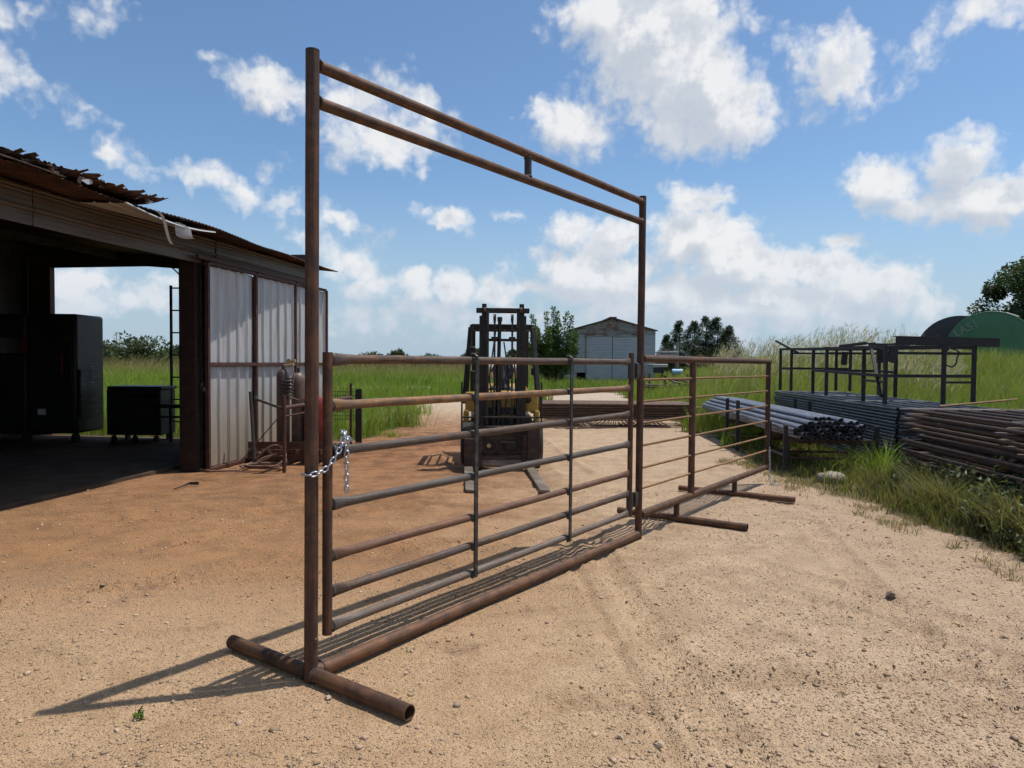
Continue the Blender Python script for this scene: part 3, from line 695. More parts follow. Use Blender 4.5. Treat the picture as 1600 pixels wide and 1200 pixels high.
# front wall behind the sliding door, far end wall with its wide opening, back wall
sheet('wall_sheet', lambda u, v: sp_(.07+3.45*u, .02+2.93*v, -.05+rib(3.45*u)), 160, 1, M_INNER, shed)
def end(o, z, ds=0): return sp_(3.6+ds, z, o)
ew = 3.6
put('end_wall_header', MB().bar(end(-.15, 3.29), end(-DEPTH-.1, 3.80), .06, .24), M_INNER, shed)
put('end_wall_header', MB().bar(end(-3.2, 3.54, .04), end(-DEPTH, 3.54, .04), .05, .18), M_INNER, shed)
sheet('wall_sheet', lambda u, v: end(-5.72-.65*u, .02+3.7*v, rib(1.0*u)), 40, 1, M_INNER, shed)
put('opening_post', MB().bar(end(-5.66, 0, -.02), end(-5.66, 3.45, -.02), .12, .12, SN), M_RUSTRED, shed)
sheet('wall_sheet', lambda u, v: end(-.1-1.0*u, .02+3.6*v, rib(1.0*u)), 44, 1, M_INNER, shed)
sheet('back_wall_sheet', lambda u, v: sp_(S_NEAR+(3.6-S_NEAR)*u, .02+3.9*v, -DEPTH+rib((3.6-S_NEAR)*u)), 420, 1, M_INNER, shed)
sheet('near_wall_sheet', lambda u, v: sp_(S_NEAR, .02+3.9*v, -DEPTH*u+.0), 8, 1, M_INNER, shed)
# roof: overlapping ribbed sheets whose eaves overhang unevenly
def overhang(s):
    xs = [-9.5, -4.5, -2.0, -.6, .2, 1.2, 2.6, 3.5, 4.2]; os_ = [.66, .66, .64, .62, .58, .47, .32, .34, .36]
    return float(np.interp(s, xs, os_))
edges = list(np.arange(-9.5, 3.0, .82))+[3.4, 3.98]
random.seed(3)
for k in range(len(edges)-1):
    a, b = edges[k], edges[k+1]+.05; top = .006*(k % 2)
    cr = random.uniform(-.02, .02)
    def rf(u, v, a=a, b=b, top=top, cr=cr):
        s = a+(b-a)*u; o0 = overhang(s)+cr; o = o0-(o0+DEPTH+.2)*v
        sag = -.035*max(0, (o-.1))*(1+math.sin(s*2.1)) if o > .1 else 0
        return sp_(s, slope_z(o)+top+wave(s, .076, .009)+sag, o)
    sheet('roof_sheet', rf, 72, 6, M_ROOFRUST, shed)
for o_ in (-.1, -2.1, -4.1, -6.0): put('purlin', MB().bar(sp_(-9.4, slope_z(o_)-.085, o_), sp_(3.6, slope_z(o_)-.085, o_), .05, .12), M_INNER, shed)
# torn second layer with a ragged, curled edge
random.seed(5)
tear = [random.uniform(-.10, .08) for _ in range(200)]
for k, (a, b) in enumerate(((-9.4, -7.6), (-7.7, -5.9), (-6.0, -4.3), (-4.4, -3.0), (-3.1, -1.75))):
    def tf(u, v, a=a, b=b, k=k):
        s = a+(b-a)*u; o = .70-1.5*v; q = max(0, 1-v*5)
        jag = tear[int((s+10)*14) % 200]*q
        cur = .05*q*q*(.6+.8*fbm(np.array(s*2.5), np.array(2.0), 2))
        zz = slope_z(o)+.012+.035*max(0, min(1, (s+4.5)/2.7))+wave(s, .076, .010)+cur*1.3+abs(jag)*.35
        return sp_(s, float(zz), o+jag)
    sheet('torn_roof_sheet', tf, 150, 14, M_ROOFRUST, shed)
# bent scraps along the torn edge
for i in range(14):
    s = -4.9+3.2*random.random(); L_ = random.uniform(.05, .16); o = .64+random.uniform(-.05, .05); z = slope_z(o)+.03
    a0 = sp_(s, z, o); a1 = sp_(s+random.uniform(-.08, .14), z+random.uniform(.0, .07), o+random.uniform(-.05, .05)); w_ = SU*random.uniform(.03, .09)+ZV*random.uniform(-.02, .03)
    mb = MB(); mid = (a0+a1)/2+ZV*random.uniform(0, .04); th = Vector((0, 0, .003))
    v0 = len(mb.v); mb.v += [a0, a0+w_, mid+w_*1.1, mid, a1+w_*.4, a1]; mb.v += [p+th for p in mb.v[:6]]
    for q in ((0, 1, 2, 3), (3, 2, 4, 5), (9, 8, 7, 6), (11, 10, 8, 9), (0, 6, 7, 1), (1, 7, 8, 2), (2, 8, 10, 4), (4, 10, 11, 5), (5, 11, 9, 3), (3, 9, 6, 0)): mb.face(q)
    put('torn_scrap', mb, random.choice((M_ROOFRUST, M_ROOFRUST, M_SILVER)), shed)
for (s0, s1, dz, wd, kind_) in ((-4.6, -3.2, .11, .10, 0), (-3.9, -3.3, .16, .12, 1)):
    sheet('loose_flashing', lambda u, v: sp_(s0+(s1-s0)*u, slope_z(.68)+dz-.07-.03*u+wd*.3*v, .70-wd*v*2), 6, 2, M_SILVER if kind_ == 0 else M_ROOFRUST, shed)
# peeled bright sheet and the strip hanging off it
sheet('peeled_sheet', lambda u, v: sp_(-2.35+1.75*u, slope_z(.62)-.035-.10*(1-v)*(.25+.75*math.sin(u*2.8))+.02*u+rib(v*.55, .18, .016), .66+.03*(1-v)-.55*v*(1-.2*u)-.05*u), 14, 44, M_SILVER, shed)
sheet('hanging_strip', lambda u, v: sp_(-1.95+.36*v+.05*u*(1-v*.4), slope_z(.66)-.04-.28*v+.05*math.sin(v*5), .69+.02*math.sin(v*5)+.015*u), 3, 16, M_SILVER, shed)
sheet('bent_flap', lambda u, v: sp_(-1.52+.34*u+.12*v, slope_z(.66)-.10-.11*v-.03*u+.03*math.sin(v*4+u*3), .66-.05*v+.03*u*v), 8, 8, M_SILVER, shed)
# sliding door, parked open against the front wall
door = thing('sliding_shed_door', 'dirty white ribbed sheet door in a red-brown tube frame beside the shed opening', 'door', sp_(0, 0, .1))
DS = [0.02, 1.34, 2.70, 4.02]; DZ0, DZ1, DZM = .03, 2.97, 1.53
for s in DS: put('frame_upright', MB().bar(sp_(s, DZ0, .115), sp_(s, DZ1, .115), .055, .055, SN), M_RUSTRED, door, bevel=.004)
for z in (DZ0, DZM, DZ1):
    for k in range(3): put('frame_rail', MB().bar(sp_(DS[k]+.029, z, .115), sp_(DS[k+1]-.029, z, .115), .05, .05), M_RUSTRED, door, bevel=.004)
for r_ in range(2):
    for k in range(3):
        za, zb = ((DZ0+.03, DZM-.03), (DZM+.03, DZ1-.03))[r_]; a, b = DS[k]+.03, DS[k+1]-.03
        sheet('door_sheet', lambda u, v, a=a, b=b, za=za, zb=zb: sp_(a+(b-a)*u, za+(zb-za)*v, .072+rib((b-a)*u+.04*k, .26, .040)+.004*math.sin(v*8+u*5+k)*math.sin(u*9)), 110, 8, M_DOORSHEET, door)
put('door_track', MB().bar(sp_(-.2, 3.03, .10), sp_(3.6, 3.03, .10), .05, .05), M_RUSTRED, shed)

# ------------------------------------------------------------------ things inside the shed
def dpt(px, py, Y):
    d = fw + rt*((px-800)/FPX) - up*((py-600)/FPX); k = Y/d.y; return Vector((d.x*k, Y, CAMH+d.z*k))
bx0, bx1, by0, by1 = -10.05, -7.88, 13.15, 14.05
cab = thing('rolling_steel_cabinet', 'big black rolling steel cabinet with vertical lettering on its edge', 'cabinet', (-8.9, 13.6, 0))
put('body', MB().box((-7.98-.45, 13.6, 1.32), (.9, .9, 2.2)), M_BLACK, cab, bevel=.05)
put('body', MB().box((-9.55, 13.6, .95), (1.2, .8, 1.5)), M_BLACK, cab, bevel=.03)
put('top_panel', MB().box((-9.45, 13.6, 2.2), (1.1, .9, .42)), M_BLACK, cab, bevel=.04)
put('window_post', MB().box((-9.02, 13.3, 1.75), (.10, .08, .5)), M_REDDULL, cab)
put('door_panel', MB().box((-8.25, 13.135, 1.35), (.40, .03, 1.5)), M_BLACK, cab, bevel=.01)
put('red_handle', MB().box((-8.22, 13.10, 1.50), (.05, .03, .38)), M_REDDULL, cab, bevel=.01)
put('label_plate', MB().box((-8.62, 13.14, .62), (.14, .012, .11)), M_WHITE, cab)
put('label_plate', MB().box((-8.2, 13.115, 1.96), (.22, .012, .10)), M_STEEL, cab)
put('edge_strip', MB().box((-7.955, 13.55, .95), (.05, .7, .9)), M_STEEL, cab, bevel=.01)
put('lever', MB().bar((-9.9, 13.12, 1.75), (-9.3, 13.12, 1.3), .03, .03), M_STEEL, cab)
put('tray', MB().box((-9.6, 13.05, .72), (.8, .2, .03)), M_STEEL, cab)
for x in (-9.9, -9.0, -8.1):
    c_ = put('caster', MB().lathe((x, 13.3, .12), [(.05, -.025), (.11, -.022), (.12, 0), (.11, .022), (.05, .025)], 16, 'X'), M_RUBBER, cab)
    put('fork', MB().bar((x, 13.3, .12), (x, 13.36, .27), .05, .04), M_STEEL, c_)
def text(name, body, size, mat, M, parent):
    cu = bpy.data.curves.new(name, 'FONT'); cu.body = body; cu.size = size; cu.extrude = .002; cu.offset = .012 if size > .4 else 0; cu.align_x = 'CENTER'; cu.align_y = 'CENTER'
    o = bpy.data.objects.new(name, cu); COL.objects.link(o)
    dg = bpy.context.evaluated_depsgraph_get(); me = bpy.data.meshes.new_from_object(o.evaluated_get(dg)); bpy.data.objects.remove(o)
    me.transform(M); return put(name, me, mat, parent)
text('lettering', 'Fosi:', .22, M_PRINT2, Matrix.Translation((-7.925, 13.55, 1.33)) @ Matrix(((0, 0, 1, 0), (0, 1, 0, 0), (-1, 0, 0, 0), (0, 0, 0, 1))) @ Matrix.Rotation(R(180), 4, 'Z'), cab)
chest = thing('tool_chest', 'squat black tool chest on small casters near the far shed opening', 'tool chest', (-7.1, 13.7, 0))
put('body', MB().box((-7.10, 13.75, .60), (1.02, .6, .86)), M_BLACK, chest, bevel=.02)
for z in (.28, .45, .62, .80): put('drawer', MB().box((-7.10, 13.44, z), (.94, .03, .14)), M_BLACK, chest, bevel=.008)
put('lid', MB().box((-7.07, 13.74, 1.06), (1.02, .64, .06)), M_BLACK, chest, bevel=.015)
put('handle', MB().tube((-7.5, 13.41, .9), (-6.7, 13.41, .9), .014, n=8), M_STEEL, chest)
for (x, y) in ((-7.5, 13.5), (-6.7, 13.5), (-7.5, 14.0), (-6.7, 14.0), (-7.1, 13.5)):
    put('caster', MB().lathe((x, y, .085), [(.03, -.02), (.08, -.018), (.085, 0), (.08, .018), (.03, .02)], 14, 'X'), M_RUBBER, chest)
lad = thing('steel_ladder', 'narrow black steel ladder standing inside the shed opening', 'ladder', (-6.5, 13.9, 0))
la, lb = dpt(267, 446, 13.9), dpt(285, 446, 13.9)
for p in (la, lb): put('stringer', MB().bar((p.x, 13.9, 0), (p.x, 13.9, la.z), .035, .05, (0, 1, 0)), M_RACK, lad)
for k in range(8): put('rung', MB().tube((la.x, 13.9, la.z-.05-.43*k), (lb.x, 13.9, la.z-.05-.43*k), .014, n=8), M_RACK, lad)
bench = thing('low_steel_bench', 'low black steel bench frame between the tool chest and the shed jamb', 'bench', (-6.2, 13.6, 0))
for z in (.72, .52): put('crossbar', MB().bar((-6.62, 13.45, z), (-5.6, 13.45, z), .06, .07 if z > .6 else .04), M_RACK, bench)
for x in (-6.4, -5.65): put('leg', MB().bar((x, 13.45, 0), (x, 13.45, .7), .05, .05, (0, 1, 0)), M_RACK, bench)
tag(put('hanging_cable', MB().path([dpt(258+6*k, 412+26*(k/5)**1.4, 13.2) for k in range(6)], .012, 6), M_RUBBER), 'black cable drooping from the shed header into the opening', 'cable')
tag(put('floor_hose', MB().path([Vector((-6.6+.5*math.cos(q), 8.6+.42*math.sin(q), .03)) for q in np.linspace(0, 9, 40)], .014, 6), M_RUBBER), 'dark hose coiled on the shaded shed floor', 'hose')

# ------------------------------------------------------------------ welding gear by the door
def lathe_cyl(parent, x, y, r, h0, h1, mat, cap):
    b = put('bottle', MB().lathe((x, y, 0), [(r*.85, h0), (r, h0+.03), (r, h1-.16), (r*.97, h1-.11), (r*.82, h1-.05), (r*.45, h1-.005), (r*.3, h1)], 24), mat, parent)
    put('valve', MB().lathe((x, y, 0), [(.022, h1), (.025, h1+.03), (.018, h1+.05), (.032, h1+.055), (.032, h1+.075), (.01, h1+.08)], 12), M_STEEL, b); return b
g1 = thing('dark_gas_cylinder', 'tall dark brown gas cylinder with coiled hose and twin gauges', 'gas cylinder', (-3.62, 11.35, 0))
b1 = lathe_cyl(g1, -3.62, 11.35, .102, .26, 1.46, M_CYLD, 1)
for (dx, dz) in ((.13, .13), (.20, .125)):
    gz = put('gauge', MB().lathe((-3.62+dx, 11.25, 1.46+dz), [(.004, -.03), (.034, -.028), (.036, .0), (.03, .006), (.004, .008)], 16, 'Y'), M_BRASS, g1)
put('regulator', MB().tube((-3.6, 11.34, 1.51), (-3.43, 11.28, 1.53), .022, n=10), M_BRASS, g1)
put('hose_coil', MB().path([(-3.52+.085*math.cos(q), 11.24+.05*math.sin(q), 1.32-.032*q/ (2*math.pi)*1.7) for q in np.linspace(0, 2*math.pi*6, 90)], .013, 6), M_STEEL, g1)
put('hose', MB().path([(-3.44, 11.27, 1.5), (-3.40, 11.2, 1.36), (-3.42, 11.18, 1.18), (-3.5, 11.2, 1.05), (-3.3, 11.1, .98), (-3.02, 11.0, 1.04)], .010, 6), M_HOSE, g1)
g2 = thing('brown_gas_cylinder', 'dusty tan-brown gas cylinder standing right behind the dark one', 'gas cylinder', (-3.50, 11.62, 0))
lathe_cyl(g2, -3.46, 11.62, .108, .26, 1.40, M_CYL, 1)
g3 = thing('red_gas_cylinder', 'short red gas cylinder half hidden behind the tall frame post', 'gas cylinder', (-3.22, 11.55, 0))
lathe_cyl(g3, -3.19, 11.55, .155, .27, 1.06, M_RED, 1)
put('gauge', MB().lathe((-3.22, 11.38, 1.2), [(.004, -.02), (.032, -.018), (.033, .0), (.004, .004)], 14, 'Y'), M_BRASS, g3)
sled = thing('steel_skid', 'rusty low steel skid carrying the gas cylinders', 'skid', (-3.4, 11.4, 0))
for y in (11.0, 11.85): put('runner', MB().bar((-4.05, y, .12), (-2.75, y, .12), .07, .10), M_RUSTRED, sled, bevel=.004)
for k in range(7): put('deck_bar', MB().bar((-3.98+.2*k, 10.95, .205), (-3.98+.2*k, 11.9, .205), .12, .05), M_RUSTRED, sled)
put('side_rail', MB().bar((-4.02, 10.92, .30), (-2.75, 10.92, .30), .02, .11), M_RUSTRED, sled)
put('tray', MB().box((-3.16, 10.99, .262), (.35, .1, .05)), M_SILVER, sled)
std = thing('hitch_stand', 'rusty pipe stand with tall legs beside the gas cylinders', 'stand', (-3.2, 10.3, 0))
A1, A2 = Vector((-3.24, 10.2, 0)), Vector((-2.985, 13.3, 0))
put('leg', MB().tube(A1, A1+ZV*1.1, .028, n=12), M_RUSTRED, std)
put('leg', MB().tube(A2, A2+ZV*1.18, .026, n=12), M_RUSTRED, std)
for z, r_ in ((.92, .03), (.80, .012)): put('crosspipe', MB().tube(A1+ZV*z, A2+ZV*(z+.0), r_, n=12), M_RUSTRED, std)
put('torch_arm', MB().tube(A1+ZV*.90, A1+Vector((-.46, .25, 1.02)), .018, n=10), M_STEEL, std)
put('torch_head', MB().lathe(A1+Vector((-.50, .27, 1.03)), [(.012, -.04), (.03, -.02), (.035, .01), (.02, .04)], 12), M_STEEL, std)
tag(put('iron_bar', MB().tube((-3.78, 10.55, .0), (-3.93, 10.78, 1.12), .026, n=12), M_STEEL), 'dark iron bar leaning on the white door', 'bar')
tag(put('prop_rod', MB().tube((-3.95, 10.45, .12), (-3.42, 10.7, .82), .008, n=8), M_RUSTRED), 'thin rusty rod leaning diagonally towards the gas cylinders', 'rod')
hp = []
for k in range(150):
    q = k/150*2*math.pi*3.4; rr_ = .30+.05*math.sin(k*.21); hp.append((-3.62+rr_*math.cos(q)*1.0, 10.45+rr_*.55*math.sin(q)+.05*math.sin(q*.3), .03+.30*max(0, math.sin(q+.8))*(.55+.45*math.sin(q*.37))**2+.002*k*.2))
hp += [(-3.9, 10.15, .03), (-4.2, 10.1, .025), (-4.5, 10.25, .025), (-4.75, 10.3, .025)]
tag(put('welding_hose', MB().path(hp, .015, 7), M_HOSE), 'dusty red hose coiled on the ground by the door', 'hose')
msh = thing('wire_mesh_guard', 'small rusty wire mesh guard standing behind the gate stile', 'mesh guard', (-3.3, 14.0, 0))
for k in range(12): put('wire', MB().tube((-3.55+.05*k, 14.0, .45), (-3.55+.05*k, 14.0, 1.0), .005, n=5), M_STEEL, msh)
for k in range(8): put('wire', MB().tube((-3.6, 14.0, .45+.078*k), (-2.95, 14.0, .45+.078*k), .005, n=5), M_STEEL, msh)
for x in (-3.6, -2.99): put('post', MB().bar((x, 14.0, 0), (x, 14.0, 1.05), .05 if x < -3.3 else .12, .06, (0, 1, 0)), M_RACK, msh)
tag(put('ground_rod', MB().tube(on_ground(536, 659, .02), on_ground(574, 663, .02), .02, n=8), M_RACK), 'short black rod lying on the dirt beyond the gate', 'rod')
tag(put('air_grinder', MB().path([on_ground(272, 764, .02), on_ground(284, 760, .03), on_ground(296, 755, .04), on_ground(310, 755, .04)], [.007, .008, .018, .022], 8), M_BLACK), 'small black hand tool lying on the red dirt before the shed', 'tool')
tag(put('cardboard_scrap', MB().box(on_ground(217, 714, .012), (.24, .34, .012), Matrix.Rotation(.4, 3, 'Z')), M_WHITE), 'flat pale scrap lying on the shaded shed floor', 'scrap')

# ------------------------------------------------------------------ pipe bed, stacked panels, rack frame on the right
def gz(x, y): return float(ground_z(np.array(float(x)), np.array(float(y))))
random.seed(21)
BA, BD = Vector((4.08, 10.4, 0)), (Vector((4.44, 16.7, 0))-Vector((4.08, 10.4, 0))).normalized(); BS = Vector((BD.y, -BD.x, 0))
PIPE_ME = MB().tube((0, 0, 0), (0, 6.4, 0), .031, n=12, hollow0=True, hollow1=True).mesh('steel_pipe'); PIPE_ME.materials.append(M_GREYPIPE); shade_auto(PIPE_ME)
rows = [(2, 15, .535), (1, 16, .588), (0, 17, .64), (1, 16, .694), (5, 13, .748), (10, 6, .80)]
ORD = 'first second third fourth fifth sixth seventh eighth ninth tenth eleventh twelfth thirteenth fourteenth fifteenth sixteenth seventeenth eighteenth nineteenth twentieth twenty-first twenty-second twenty-third twenty-fourth twenty-fifth twenty-sixth twenty-seventh twenty-eighth'.split()
LAYER = ('bottom', 'second', 'third', 'fourth', 'fifth', 'top')
ci = 0
for r_, (st, n_, z) in enumerate(rows):
    for k in range(n_):
        off = .0645*(st*.5+k)+.02
        o = bpy.data.objects.new('steel_pipe', PIPE_ME); COL.objects.link(o)
        j = random.uniform(-.20, .12); p = BA+BS*off+BD*j
        o.location = (p.x, p.y, z+random.uniform(0, .006)); o.rotation_euler = (0, 0, math.atan2(-BD.x, BD.y)+random.uniform(-.004, .004))
        tag(o, f'blue-grey steel pipe, {ORD[k]} from the left in the {LAYER[ci]} layer on the trestles', 'pipe', 'grey pipes on the trestles')
    ci += 1
for (ya, lab) in ((10.9, 'near rusty pipe trestle under the open ends of the grey pipes'), (13.65, 'far dark trestle with uprights beside the grey pipes')):
    p = BA+BD*(ya-10.4); tz = thing('pipe_trestle', lab, 'trestle', (p.x+.5, p.y, 0))
    hh = .92 if ya > 12 else .70
    for dy in (-.38, .42):
        a = BA+BD*(ya-10.4+dy)+BS*-.06; b = a+BS*1.3
        put('leg', MB().bar(a, a+ZV*hh, .06, .06, SN), M_RACK, tz); put('leg', MB().bar(b, b+ZV*hh, .06, .06, SN), M_RACK, tz)
        put('crossbar', MB().bar(a+BS*.03+ZV*.468, b-BS*.03+ZV*.468, .06, .06), M_RUSTPANEL, tz)
        put('brace', MB().tube(a+ZV*.22, b+ZV*.22, .018, n=8), M_RUSTPANEL, tz)
    a = BA+BD*(ya-10.4-.38)+BS*-.06; b = BA+BD*(ya-10.4+.42)+BS*-.06
    put('side_brace', MB().tube(a+ZV*.25, b+ZV*.25, .02, n=8), M_RUSTPANEL, tz)
tag(put('scrap_angle', MB().bar((4.25, 11.6, .05), (4.6, 12.9, .08), .06, .06), M_RUSTPANEL), 'rusty angle scrap lying in the shade under the grey pipes', 'scrap')

def panel_proto(name, label, group, mat, length, width, nr, rr, mats=None):
    t_ = thing(name, label, 'fence panel', (0, 0, 0), group, local=True)
    rail = MB().tube((0, .03, 0), (0, length-.03, 0), rr, n=10, segs=3, wob=.003, hollow0=True).mesh('rail'); rail.materials.append(mat); shade_auto(rail)
    cross = MB().tube((.02, 0, 0), (width-.02, 0, 0), rr, n=8).mesh('stile'); cross.materials.append(mat); shade_auto(cross)
    for i in range(nr):
        o = link('rail', rail, mat, t_); o.location = (width*i/(nr-1), 0, 0)
    for i in range(4):
        o = link('stile', cross, mat, t_); o.location = (0, (length-.06)*i/3+.03, 0 if i in (0, 3) else rr*.2)
    return t_
def stack(proto, n, base, rotz, dz, jx, jy, top_label=None):
    lab = proto['label']
    for k in range(n):
        o = proto if k == 0 else copy_tree(proto)
        o.location = (base[0]+random.uniform(-jx, jx), base[1]+random.uniform(-jy, jy), base[2]+dz*k); o.rotation_euler = (0, 0, rotz+random.uniform(-.004, .004)*(jx/.02))
        o['label'] = top_label if (k == n-1 and top_label) else lab.format(ORD[n-1-k])
    return o
SRZ = -math.atan2(.53, 6.57)
p1_ = panel_proto('fence_section', 'dark blue-grey pipe panel, {} from the top of the tall neat stack', 'dark panels in the tall neat stack', M_STACK, 6.6, 1.5, 6, .0255)
stack(p1_, 18, (5.86, 10.85, .03), SRZ, .0525, .016, .035, 'topmost dark blue-grey pipe panel carrying the black rack frame')
p2_ = panel_proto('fence_section', 'brown rusty pipe panel, {} from the top of the ragged weedy stack', 'rusty panels in the near ragged stack', M_RUSTSHADED, 6.2, 1.45, 6, .022)
stack(p2_, 16, (4.62, 3.15, .05), -.085, .0645, .05, .18, 'topmost brown rusty pipe panel on the near ragged stack')
p3_ = panel_proto('fence_section', 'brown pipe panel, {} from the top of the stack behind the ragged one', 'rusty panels in the far right stack', M_RUSTSHADED, 6.2, 1.5, 6, .022)
stack(p3_, 15, (6.35, 4.6, .05), -.07, .062, .05, .25)
tag(put('yellow_rod', MB().tube((5.9, 9.9, 1.03), (8.6, 12.2, 1.03), .014, n=8), M_ROD), 'thin yellowish rod lying across the tops of the rusty stacks', 'rod')

def ray_at(px, Y):
    d = fw + rt*((px-800)/FPX) - up*((600-600)/FPX); return d.x/d.y*Y
rack = thing('rack_frame', 'black angle-iron rack skeleton standing on the tall panel stack', 'rack frame', (6.4, 12, .98))
TZ = 18*.0525+.03
posts = {'a1': (1383, 11.3), 'a2': (1349, 12.2), 'b1': (1291, 14.3), 'b2': (1270, 15.3), 'c1': (1236, 16.6), 'c2': (1219, 17.25),
         'd1': (1474, 11.4), 'd2': (1521, 11.5), 'e1': (1399, 13.7), 'e2': (1373, 14.8), 'f1': (1328, 16.9), 'f2': (1306, 17.2)}
PT = {k: Vector((ray_at(px, Y), Y, 0)) for k, (px, Y) in posts.items()}
for k, p in PT.items():
    put('post', MB().bar(p+ZV*(TZ+.0), p+ZV*(1.90+.012*(p.y-11)), .055, .055, SN), M_RACK, rack)
def rb(a, b, z, w=.05, r_=0): put('rail', MB().bar(PT[a]+ZV*(z+.012*(PT[a].y-11)), PT[b]+ZV*(z+r_+.012*(PT[b].y-11)), w, w), M_RACK, rack)
for a, b in (('a1', 'a2'), ('b1', 'b2'), ('c1', 'c2'), ('d1', 'd2'), ('e1', 'e2'), ('f1', 'f2'), ('a2', 'b1'), ('b2', 'c1'), ('a1', 'd1'), ('b1', 'e2'), ('c1', 'f1'), ('e2', 'f1'), ('d1', 'e1')): rb(a, b, 1.875)
for a, b in (('a1', 'a2'), ('b1', 'b2'), ('c1', 'c2'), ('d1', 'd2'), ('e1', 'e2'), ('f1', 'f2'), ('a2', 'b1'), ('a1', 'd1'), ('b2', 'e2'), ('c2', 'f2')): rb(a, b, 1.42)
for a, b in (('a1', 'd2'), ('b1', 'e1'), ('c1', 'f1')): rb(a, b, 1.78, .04)
for a, b in (('a1', 'a2'), ('d1', 'd2'), ('f1', 'f2')): rb(a, b, 1.32, .035)
put('diagonal', MB().bar(PT['a2']+Vector((.12, 0, 1.88)), PT['a1']+Vector((-.06, .0, 1.1)), .045, .04), M_RACK, rack)
put('diagonal', MB().bar(PT['c2']+Vector((-.12, 0, 2.15)), PT['c1']+Vector((.15, .0, 1.86)), .05, .04), M_RACK, rack)
put('gusset', MB().box(PT['a2']+Vector((.28, .0, 1.74)), (.12, .05, .22)), M_RACK, rack); put('gusset', MB().box(PT['a1']+Vector((.1, .0, 1.74)), (.14, .05, .20), Matrix.Rotation(.35, 3, 'Y')), M_RACK, rack)
put('gusset', MB().box(PT['b1']+Vector((.35, .0, 1.72)), (.10, .05, .26), Matrix.Rotation(.1, 3, 'Y')), M_RACK, rack)
for k in range(7):
    a = PT['a1'].lerp(PT['c1'], random.random())+Vector((random.uniform(0, .6), 0, 1.93+.03*random.random()))
    put('loose_bar', MB().bar(a, a+Vector((random.uniform(.3, 1.0), random.uniform(-.2, .9), random.uniform(.0, .08))), .03, .03), M_RACK, rack)
chn = thing('channel_beam', 'long black steel channel lying across the right end of the rack frame', 'beam', (6.9, 11.4, 1.93))
c0, c1 = Vector((ray_at(1398, 11.3), 11.3, 1.985)), Vector((ray_at(1560, 11.5), 11.5, 1.965))
put('web', MB().bar(c0, c1, .012, .115), M_RACK, chn)
for s in (1, -1): put('flange', MB().bar(c0+Vector((0, .035, s*.063)), c1+Vector((0, .035, s*.063)), .085, .011), M_RACK, chn)
cm = (PT['d1']+PT['d2'])/2
tag(put('wire_coil', MB().path([(cm.x-.16+.11*math.cos(q)+.02*math.sin(3*q), cm.y-.05+.02*math.cos(5*q), 1.72+.15*math.sin(q)) for q in np.linspace(0, 12, 60)], .012, 5), M_RACK), 'loop of black wire hanging from the rack frame under the channel beam', 'wire')

# ------------------------------------------------------------------ pile of rusty panels and low frames in the yard behind
p4_ = panel_proto('fence_section', 'brown pipe panel, {} from the top of the low flat pile behind the forklift', 'brown panels in the low flat pile', M_RUSTPANEL, 4.6, 1.35, 6, .034)
for k in range(6):
    o = p4_ if k == 0 else copy_tree(p4_)
    if k == 0: lab4 = o['label']
    o['label'] = lab4.format(ORD[5-k])
    o.location = (.05+random.uniform(-.08, .08)+.12*(5-k), 19.25+random.uniform(-.03, .03), .22+.066*k); o.rotation_euler = (0, 0, -math.pi/2+random.uniform(-.006, .006))
for (x, lab) in ((1.15, 'rusty welded truss support at the left under the flat panel pile'), (2.55, 'rusty lattice truss heap near the middle under the flat panel pile'), (3.3, 'rusty lattice truss at the right under the flat panel pile')):
    tz = thing('truss_support', lab, 'truss', (x, 17.7, 0))
    for y in (17.62, 17.95):
        put('chord', MB().tube((x-.62, y, .03), (x+.62, y, .03), .02, n=8), M_RUSTPANEL, tz); put('chord', MB().tube((x-.3, y, .19), (x+.3, y, .19), .018, n=8), M_RUSTPANEL, tz)
        for k in range(9):
            q = -.6+.15*k; put('web_bar', MB().tube((x+q, y, .03), (x+q*.5, y, .19), .009, n=5), M_RUSTPANEL, tz)
for k in range(5):
    a = Vector((.75+.3*k+random.uniform(-.1, .1), 17.0+random.uniform(-.1, .2), .03)); tag(put('scrap_bar', MB().tube(a, a+Vector((random.uniform(.3, .8), random.uniform(-.2, .3), .02)), .014, n=6), M_RUSTPANEL), f'short rusty bar, {ORD[k]} from the left on the dirt before the flat panel pile', 'bar', 'scrap bars by the flat pile')
fr2 = thing('low_rusty_frame', 'low rusty four-legged frame with a load in the green grass', 'frame', (6.0, 29, 0))
x0_, x1_ = ray_at(1006, 29), ray_at(1072, 30)
for (x, y) in ((x0_, 29), (x1_, 29.2), (x0_+.6, 31), (x1_+.3, 31)): put('leg', MB().bar((x, y, 0), (x, y, 1.12), .07, .07, (0, 1, 0)), M_RUSTPANEL, fr2)
put('rail', MB().bar((x0_, 29, .62), (x1_, 29.2, .55), .06, .07), M_RUSTPANEL, fr2); put('rail', MB().bar((x0_, 29, .42), (x1_, 29.2, .38), .06, .05), M_RUSTPANEL, fr2)
put('rail', MB().bar((x0_+.6, 31, .66), (x1_+.3, 31, .6), .06, .06), M_RUSTPANEL, fr2)
put('leg', MB().bar((ray_at(1038, 29), 28.9, .05), (ray_at(1038, 29), 28.9, 1.1), .10, .07, (0, 1, 0)), M_RUSTPANEL, fr2)
for k in range(5): put('deck_board', MB().bar((x0_+.15, 29.2+.35*k, .70), (x1_, 29.4+.35*k, .66), .26, .04), M_RUSTPANEL, fr2)
fr3 = thing('long_trailer_frame', 'long rusty trailer-like frame standing in the tall grass behind the rod panel', 'frame', (8.5, 27, 0))
x0_, x1_ = ray_at(1060, 26.5), ray_at(1222, 25.5)
